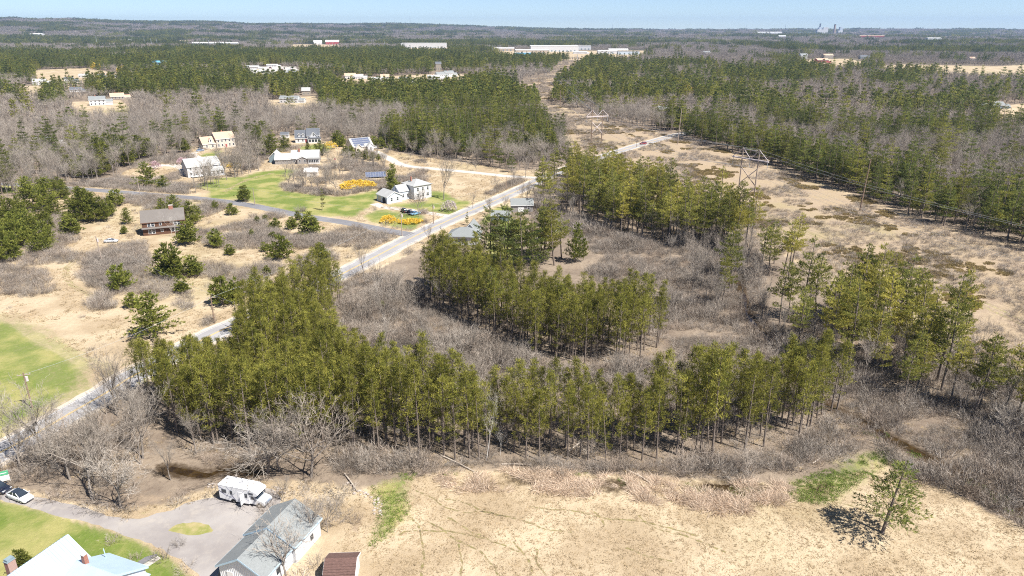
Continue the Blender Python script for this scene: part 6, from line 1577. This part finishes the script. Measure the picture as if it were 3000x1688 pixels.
# blossom bushes
def bush(name, label, px, py, w, h_, mkey, n, L=.35, W=.2, group=None, cat='bush', sx=1.0):
    p = P(px, py); t_ = thing(name, label, cat, p, RNG.uniform(-.3, .3), group)
    A_ = make_mound(int(px), h_, w, n, L, W); o = link('crown', mk('crown', A_, M[mkey]), t_); o.scale = (sx, 1, 1)
    s = make_shrub(int(px) + 1, h_ * .9, w * 1.2, 24, 2); o2 = link('stems', mk('stems', s, M['brush']), t_); o2.scale = (sx, 1, 1)
bush('forsythia_bush', 'large yellow forsythia hedge on the lawn by the solar array', 1044, 553, 4.2, 4.2, 'yellowflower', 420, .55, .3, sx=1.9)
bush('forsythia_bush', 'yellow forsythia left of the junction pole', 1138, 652, 2.8, 2.8, 'yellowflower', 260, .45, .25, sx=1.3)
bush('forsythia_bush', 'yellow forsythia in front of the farmhouse cars', 1206, 655, 2.2, 2.0, 'yellowflower', 220, .45, .25, sx=1.9)
bush('flowering_tree', 'white flowering bush tree on the lawn corner by the road', 1318, 618, 3.2, 4.6, 'whiteflower', 330, .4, .22, cat='tree')
bush('flowering_tree', 'pink flowering tree left of the long white house', 455, 496, 3.2, 4.4, 'pinkflower', 220, .4, .25, cat='tree'); bush('flowering_tree', 'pink flowering tree beside the long white house gable', 535, 482, 3.2, 4.0, 'pinkflower', 220, .4, .25, cat='tree')
bush('forsythia_bush', 'small yellow bush in the bare clump', 676, 492, 1.8, 3.0, 'yellowflower', 80, .5, .25); bush('forsythia_bush', 'second small yellow bush in the bare clump', 697, 490, 1.5, 2.6, 'yellowflower', 60, .5, .25)
bush('yellow_tree', 'yellow leafing tree beside the slate roofed house', 968, 437, 4.0, 5.0, 'yellowflower', 130, .6, .3, cat='tree')
for x, y, lab in ((283, 205, 'yellow willow crown in the far left woods'), (362, 215, 'yellow willow crown right of the far one'), (813, 276, 'yellow tree beside the far long white house'), (2010, 285, 'yellow tree in the right hand wood'), (985, 222, 'small yellow far tree')):
    bush('willow_tree', lab, x, y, 9, 13, 'yellowflower', 160, 1.4, .7, cat='tree')

# -- brush
def scatter(polys, s, seed, thresh=.0, ns=12, clear=1.0, jit=.45):
    xs, ys = [], []
    for poly in polys:
        X, Y = fill(poly, s, jit); xs.append(X); ys.append(Y)
    X, Y = np.concatenate(xs), np.concatenate(ys)
    k = (noise2(X, Y, ns, seed) > thresh) & house_clear(X, Y, clear - 2.5) & road_clear(X, Y, 5.6); return X[k], Y[k]
SWAMP = [[(1040, 790), (1230, 860), (1480, 1030), (1700, 1085), (1990, 1060), (2240, 1140), (2430, 1180), (2100, 1250), (1700, 1262), (1400, 1255), (1180, 1220), (1080, 1150), (1000, 1050), (970, 950), (1000, 850)],
         [(1720, 800), (1830, 700), (2050, 680), (2220, 720), (2240, 960), (2330, 1120), (2200, 1150), (1990, 1060), (1960, 1000), (1850, 930)],
         [(2250, 960), (2560, 920), (2760, 1020), (2900, 1090), (3150, 1220), (3200, 1560), (3000, 1480), (2830, 1385), (2640, 1280), (2500, 1215), (2330, 1110)],
         [(2330, 1130), (2440, 1200), (2560, 1270), (2500, 1330), (2350, 1380), (2250, 1390), (2350, 1290), (2450, 1210)],
         [(1000, 1330), (1250, 1350), (1800, 1360), (2150, 1345), (2380, 1290), (2350, 1380), (2150, 1400), (1800, 1385), (1500, 1372), (1250, 1380), (1080, 1400), (960, 1390)],
         [(2610, 1340), (2760, 1400), (2700, 1430), (2620, 1400)], [(2560, 1290), (2700, 1360), (2900, 1455), (3060, 1540), (3060, 1578), (2860, 1475), (2660, 1388), (2580, 1335)],
         [(1560, 590), (1700, 640), (1850, 700), (1780, 760), (1700, 720), (1560, 660)], [(0, 1300), (300, 1190), (420, 1150), (440, 1240), (560, 1310), (760, 1335), (960, 1340), (960, 1390), (780, 1370), (600, 1360), (480, 1350), (420, 1400), (330, 1450), (200, 1450), (0, 1390)]]
bx, by = scatter(SWAMP[:-1], 1.55, 71, .31, 7); bx2, by2 = scatter(SWAMP[-1:], 2.3, 72, .44); bx, by = np.concatenate([bx, bx2]), np.concatenate([by, by2])
k = brook_dist(bx, by) > .8 + 1.0 * noise2(bx, by, 4, 99); bx, by = bx[k], by[k]
bsc = .3 + 1.95 * noise2(bx, by, 9, 73) ** 1.7 * RNG.uniform(.7, 1.3, len(bx))
stuff('brush_thicket', 'dense grey brown leafless brush filling the swampy ground', SHRUB, bx, by, 0 * bx, RNG.uniform(0, 6.28, len(bx)), np.stack([bsc * 1.1, bsc * 1.1, bsc], 1), RNG.integers(0, 4, len(bx)))
HEDGE = [[(560, 575), (720, 598), (900, 622), (920, 640), (760, 612), (560, 590)], [(200, 545), (400, 560), (560, 572), (540, 540), (420, 530), (250, 530)], [(380, 560), (560, 592), (530, 640), (420, 610), (350, 590)], [(260, 745), (330, 720), (420, 710), (450, 760), (430, 830), (330, 870), (250, 830)], [(0, 790), (130, 790), (170, 850), (120, 870), (0, 870)], [(380, 830), (500, 810), (540, 850), (480, 880), (380, 860)],
         [(560, 690), (760, 640), (830, 690), (760, 720), (700, 700), (600, 720)], [(830, 690), (1000, 700), (1040, 710), (900, 730), (840, 720)], [(1000, 470), (1100, 480), (1160, 505), (1080, 510), (1010, 500)], [(820, 540), (900, 550), (960, 560), (940, 575), (840, 562)], [(250, 880), (330, 870), (340, 915), (270, 915)], [(510, 860), (560, 855), (560, 910), (520, 905)],
         [(585, 950), (620, 930), (625, 965), (590, 965)], [(860, 770), (960, 730), (1000, 760), (900, 810), (840, 830)], [(440, 475), (560, 470), (550, 455), (440, 462)], [(1420, 570), (1520, 520), (1560, 540), (1460, 590)], [(100, 640), (180, 620), (200, 700), (120, 720)], [(620, 590), (700, 598), (600, 640), (560, 620)]]
hx, hy = scatter(HEDGE, 1.7, 75, .27); hx2, hy2 = scatter([OPEN_LEFT], 2.0, 76, .60, 16); px, py = to_px(hx2, hy2); k = ~poly_any(px, py, LAWNS) & (py < 870) & (px < 1250); hx, hy = np.concatenate([hx, hx2[k]]), np.concatenate([hy, hy2[k]]); hs = .45 + .85 * noise2(hx, hy, 8, 77)
stuff('meadow_brush', 'grey brown leafless brush spreading in the meadow and along the side road', SHRUB, hx, hy, 0 * hx, RNG.uniform(0, 6.28, len(hx)), np.stack([hs * 1.2, hs * 1.2, hs], 1), RNG.integers(0, 4, len(hx)))
X, Y = scatter([OPEN_LEFT], 6.5, 79, .5, 20); px, py = to_px(X, Y); k = ~poly_any(px, py, LAWNS) & (px < 1300); X, Y = X[k], Y[k]
sel = RNG.permutation(len(X))[:150]
for i in sel:
    t_ = SHRUB[int(RNG.integers(4))]; o = link('bare_shrub', t_); o.location = (X[i], Y[i], 0); s = RNG.uniform(.4, .95); o.scale = (s * 1.2, s * 1.2, s); o.rotation_euler = (0, 0, RNG.uniform(0, 6))
    qx, qy = to_px(X[i], Y[i]); tag(o, 'leafless grey shrub in the dry meadow ' + ('below the brown house' if qy > 740 else 'left of the brown house' if qx < 390 else 'right of the brown house' if qx < 700 else 'near the side road' if qx < 1000 else 'around the farmhouse'), 'shrub', 'single shrubs in the meadow')
# heath patches and brush in the corridor
X, Y = scatter([CORRIDOR], 2.2, 81, .68, 14, jit=.5); px, py = to_px(X, Y); k = (py > 230); X, Y = X[k], Y[k]
hs = RNG.uniform(.6, 1.2, len(X)); stuff('heath_patches', 'low brown green heath in patches along the power line corridor', HEATH, X, Y, 0 * X, RNG.uniform(0, 6.28, len(X)), hs, RNG.integers(0, 3, len(X)))
X, Y = scatter([CORRIDOR], 2.3, 83, .47, 18, jit=.5); hs = RNG.uniform(.35, .75, len(X))
stuff('corridor_brush', 'low grey leafless brush in drifts along the power line corridor', SHRUB, X, Y, 0 * X, RNG.uniform(0, 6.28, len(X)), np.stack([hs * 1.4, hs * 1.4, hs], 1), RNG.integers(0, 4, len(X)))
# dry grass of the hay field, flattened reeds, marsh green
X, Y = scatter([FIELD], .85, 85, .22, 5, jit=.5); px, py = to_px(X, Y); k = (py < 1720) & (px > -50) & (px < 3080); X, Y = X[k], Y[k]; gs = .35 + .5 * noise2(X, Y, 4, 87)
stuff('dry_field_grass', 'short dry tan grass covering the hay field', GRASS, X, Y, 0 * X, RNG.uniform(0, 6.28, len(X)), np.stack([gs * 1.3, gs * 1.3, gs * .6], 1), RNG.integers(0, 4, len(X)))
REEDS = [[(1280, 1395), (1500, 1375), (1750, 1385), (2000, 1410), (2320, 1420), (2350, 1470), (2280, 1510), (2080, 1500), (1800, 1460), (1560, 1440), (1330, 1440)]]
X, Y = scatter(REEDS, .62, 89, .47, 3, jit=.5); gs = RNG.uniform(.5, 1.1, len(X))
stuff('flattened_reeds', 'pale flattened dead reeds along the wet edge of the field', REED, X, Y, 0 * X, RNG.uniform(0, 6.28, len(X)), np.stack([gs * 1.15, gs * 1.15, gs * .8], 1), RNG.integers(0, 4, len(X)))
X, Y = scatter([LAWNS[9], LAWNS[9], LAWNS[10], [(1290, 1388), (1330, 1380), (1340, 1392), (1300, 1400)], [(1680, 1382), (1720, 1380), (1725, 1394), (1690, 1396)], [(1810, 1405), (1840, 1402), (1850, 1420), (1820, 1424)], [(2010, 1420), (2060, 1412), (2080, 1440), (2030, 1446)], [(2120, 1430), (2200, 1428), (2240, 1450), (2150, 1458)], [(2440, 1195), (2520, 1222), (2700, 1320), (2900, 1425), (3060, 1530), (3040, 1560), (2860, 1440), (2660, 1330), (2500, 1255)], [(520, 1375), (640, 1375), (760, 1372), (760, 1390), (620, 1400), (500, 1400)]], .7, 91, .36, 5, jit=.5); gs = RNG.uniform(.4, 1.0, len(X))
k = brook_dist(X, Y); k = (k > 2.2) | (noise2(X, Y, 3, 95) > .62); X, Y, gs = X[k], Y[k], gs[k]
stuff('marsh_grass', 'fresh green grass clumps on the marshy ground and brook banks', GREEN, X, Y, 0 * X, RNG.uniform(0, 6.28, len(X)), gs, RNG.integers(0, 2, len(X)))
X, Y = scatter([OPEN_LEFT], 1.6, 93, .42, 9, jit=.5); px, py = to_px(X, Y); k = ~poly_any(px, py, LAWNS); X, Y = X[k], Y[k]; gs = RNG.uniform(.5, 1.1, len(X))
stuff('meadow_grass', 'dry grass tufts of the open meadow', GRASS, X, Y, 0 * X, RNG.uniform(0, 6.28, len(X)), np.stack([gs * 1.6, gs * 1.6, gs * .7], 1), RNG.integers(0, 4, len(X)))
UNDER = [SWAMP[-1], SWAMP[4], R1, R2, HOME, SWAMP[0], SWAMP[2], SWAMP[3]]
X, Y = scatter(UNDER, 1.5, 97, .40, 6, jit=.5); px, py = to_px(X, Y); k = ~(inpoly(px, py, DRIVE) | poly_any(px, py, LAWNS[1:2]) | (py > 1725)) & (brook_dist(X, Y) > 1.4); X, Y = X[k], Y[k]; gs = RNG.uniform(.5, 1.2, len(X))
stuff('undergrowth', 'dry grass and low dead stems on the woodland floor and banks', GRASS + SHRUB[:2], X, Y, 0 * X, RNG.uniform(0, 6.28, len(X)), np.stack([gs * 1.3, gs * 1.3, gs * .55], 1), np.where(RNG.random(len(X)) < .3, RNG.integers(4, 6, len(X)), RNG.integers(0, 4, len(X))))
# foreground shrubs with names
for x, y, s, lab in ((330, 1588, .9, 'bare shrub on the lawn beside the drive'), (475, 1640, 1.0, 'bare shrub at the end of the garden path'), (400, 1640, .7, 'low bare shrub above the garden path'), (535, 1450, .8, 'brown bare bush at the brook bank'), (525, 1600, .6, 'thin bare shrub at the lawn edge'), (780, 1500, .8, 'bare bush at the motorhome end of the garage'), (980, 1480, 1.0, 'tangled bare bush above the stone bank'), (925, 1655, 1.0, 'tangled bare bush beside the brown roofed shed'), (1040, 1530, .8, 'brown bare bush on the russet bank')):
    p = P(x, y); o = link('bare_shrub', SHRUB[int(RNG.integers(4))]); o.location = p; o.scale = (s, s, s); tag(o, lab, 'shrub')

# boulders and fallen logs
def rock_mesh(seed):
    import bmesh
    r = random.Random(seed); bm = bmesh.new(); bmesh.ops.create_icosphere(bm, subdivisions=1, radius=.5)
    for v in bm.verts: v.co *= r.uniform(.75, 1.2); v.co.z *= .65
    me = bpy.data.meshes.new('boulder'); bm.to_mesh(me); bm.free(); me.materials.append(M['rock']); return me
RK = [rock_mesh(i) for i in range(4)]
def rocks(n, poly, label, group, s0, s1):
    xs, ys = fill(poly, .55, .5); k = RNG.permutation(len(xs))[:n]
    for i in k:
        o = link('boulder', RK[int(RNG.integers(4))]); s = RNG.uniform(s0, s1); o.location = (xs[i], ys[i], .12 * s); o.scale = (s, s * RNG.uniform(.7, 1.2), s); o.rotation_euler = (0, 0, RNG.uniform(0, 6)); tag(o, label, 'rock', group)
rocks(20, [(1098, 1460), (1122, 1462), (1118, 1512), (1092, 1512), (1095, 1490)], 'pale granite boulder tumbled down the bank at the field corner', 'boulders at the field corner', .3, .65)
rocks(16, [(600, 1425), (690, 1392), (710, 1398), (620, 1432)], 'pale stone lining the brook bank behind the motorhome', 'stones along the brook bank', .35, .8)
rocks(14, [(785, 1430), (830, 1425), (835, 1446), (795, 1448)], 'pale rubble stone heaped right of the motorhome', 'rubble heap right of the motorhome', .35, .7)
rocks(14, [(1010, 1408), (1080, 1440), (1090, 1462), (1040, 1450)], 'pale stone strewn on the bank above the green marsh', 'stones above the green marsh', .35, .8)
def log_(x0, y0, x1, y1, r, z1=.2):
    a, b = P(x0, y0), P(x1, y1); a.z = r; b.z = z1
    A_ = Acc(); mid = (a + b) / 2 + Vector((0, 0, .15)); d = b - a
    A_.tube([a, mid, b], [r, r * .8, r * .4], 6)
    m = 8; f = RNG.uniform(.35, 1, m); P0 = np.array([a.lerp(b, float(q)) for q in f]); D = unit(np.array(d.normalized())[None] * .5 + RNG.normal(0, .6, (m, 3)) + [0, 0, .4])
    v, fc = twigs(P0, D, RNG.uniform(.8, 2.2, m), np.full(m, .07), RNG); A_.add(v, fc, .6)
    o = link('fallen_log', mk('fallen_log', A_, M['deadwood']))
    return o
LG = ((1290, 1335, 1400, 1390, 'fallen pale log lying from the pines to the reeds at the white dead tree'), (1470, 1362, 1560, 1366, 'fallen pale log along the front of the pines'), (1595, 1368, 1650, 1395, 'branchy fallen log in the reeds left of the middle'), (1660, 1330, 1700, 1300, 'leaning dead log against the front pines'), (1010, 1390, 1045, 1440, 'forked dead log above the stone bank'), (1840, 1380, 1920, 1425, 'dead log reaching into the pale reeds'), (2170, 1335, 2260, 1380, 'fallen branchy log at the right end of the reeds'), (2380, 1360, 2440, 1320, 'dead log pushed up in the brush by the green marsh'), (1540, 1030, 1600, 1046, 'pale log lying under the second stand'), (1980, 1085, 2040, 1075, 'pale log in the swamp brush'), (2290, 900, 2350, 930, 'dead log under the right hand pines'), (1140, 893, 1165, 898, 'short pale log by the small round pine'), (2420, 1090, 2500, 1110, 'fallen grey log beneath the right hand pines'))
for x0, y0, x1, y1, lab in LG: tag(log_(x0, y0, x1, y1, .14), lab, 'log')
for i, (x, y, tp) in enumerate(((2185, 1400, 1270), (2030, 1390, 1300), (1740, 1345, 1260), (1075, 1385, 1290), (2480, 1370, 1300))):
    kd = kind('snag', [make_bare(360, 14, .9, 7, 0, .75, .14, 1.6)], M['deadwood'], M['deadwood']) if i == 0 else None
    REFH['snag'] = 14; NAMES['snag'] = 'dead_tree'
    single('snag', 0, x, y, tp, ('branchy silver dead tree at the right end of the front stand', 'branchy silver dead tree left of the marsh water', 'silver dead tree in the middle of the front stand edge', 'silver dead tree at the left end of the dry reeds', 'silver dead tree by the green marsh')[i], None, .9)

# ------------------------------------------------------------------ hazy air
hb = MB().box(-13400, 13400, -13400, 13400, float(gz.min()) - 1.0, 232).build('haze', None, None, kind='stuff')
hb['label'] = 'thin blue haze in the distant air'
hm = bpy.data.materials.new('haze_air'); hm.use_nodes = True
for n in list(hm.node_tree.nodes):
    if n.type != 'OUTPUT_MATERIAL': hm.node_tree.nodes.remove(n)
pv = hm.node_tree.nodes.new('ShaderNodeVolumePrincipled'); pv.inputs['Color'].default_value = (0.44, 0.64, 1.0, 1); pv.inputs['Density'].default_value = 0.000058; pv.inputs['Anisotropy'].default_value = 0.2
hm.node_tree.links.new(pv.outputs[0], [n for n in hm.node_tree.nodes if n.type == 'OUTPUT_MATERIAL'][0].inputs['Volume'])
hb.data.materials.append(hm)

# ------------------------------------------------------------------ look-alikes told apart by their place in the row
ORD = 'first second third fourth fifth sixth seventh eighth ninth tenth eleventh twelfth thirteenth fourteenth fifteenth sixteenth seventeenth eighteenth nineteenth'.split()
def ordinal(n):
    if n < 20: return ORD[n - 1]
    t_, u = divmod(n, 10); tens = ['', '', 'twent', 'thirt', 'fort', 'fift', 'sixt', 'sevent', 'eight', 'ninet'][t_ % 10]
    return (tens + 'ieth') if u == 0 else tens + 'y-' + ORD[u - 1]
same = {}
for o in COL.objects:
    if o.parent is None and 'category' in o and 'label' in o: same.setdefault(o['label'], []).append(o)
for lab, lst in same.items():
    if 1 < len(lst) < 100:
        def keyx(o):
            if o.type == 'MESH' and o.location.length < 1e-6:
                c_ = sum((v.co for v in o.data.vertices), Vector()) / max(1, len(o.data.vertices)); return float(to_px(c_.x, c_.y, c_.z)[0])
            return float(to_px(o.location.x, o.location.y)[0])
        lst.sort(key=keyx)
        for i, o in enumerate(lst): o['label'] = lab + ', ' + (ordinal(i + 1) + ' from left' if i else 'leftmost')
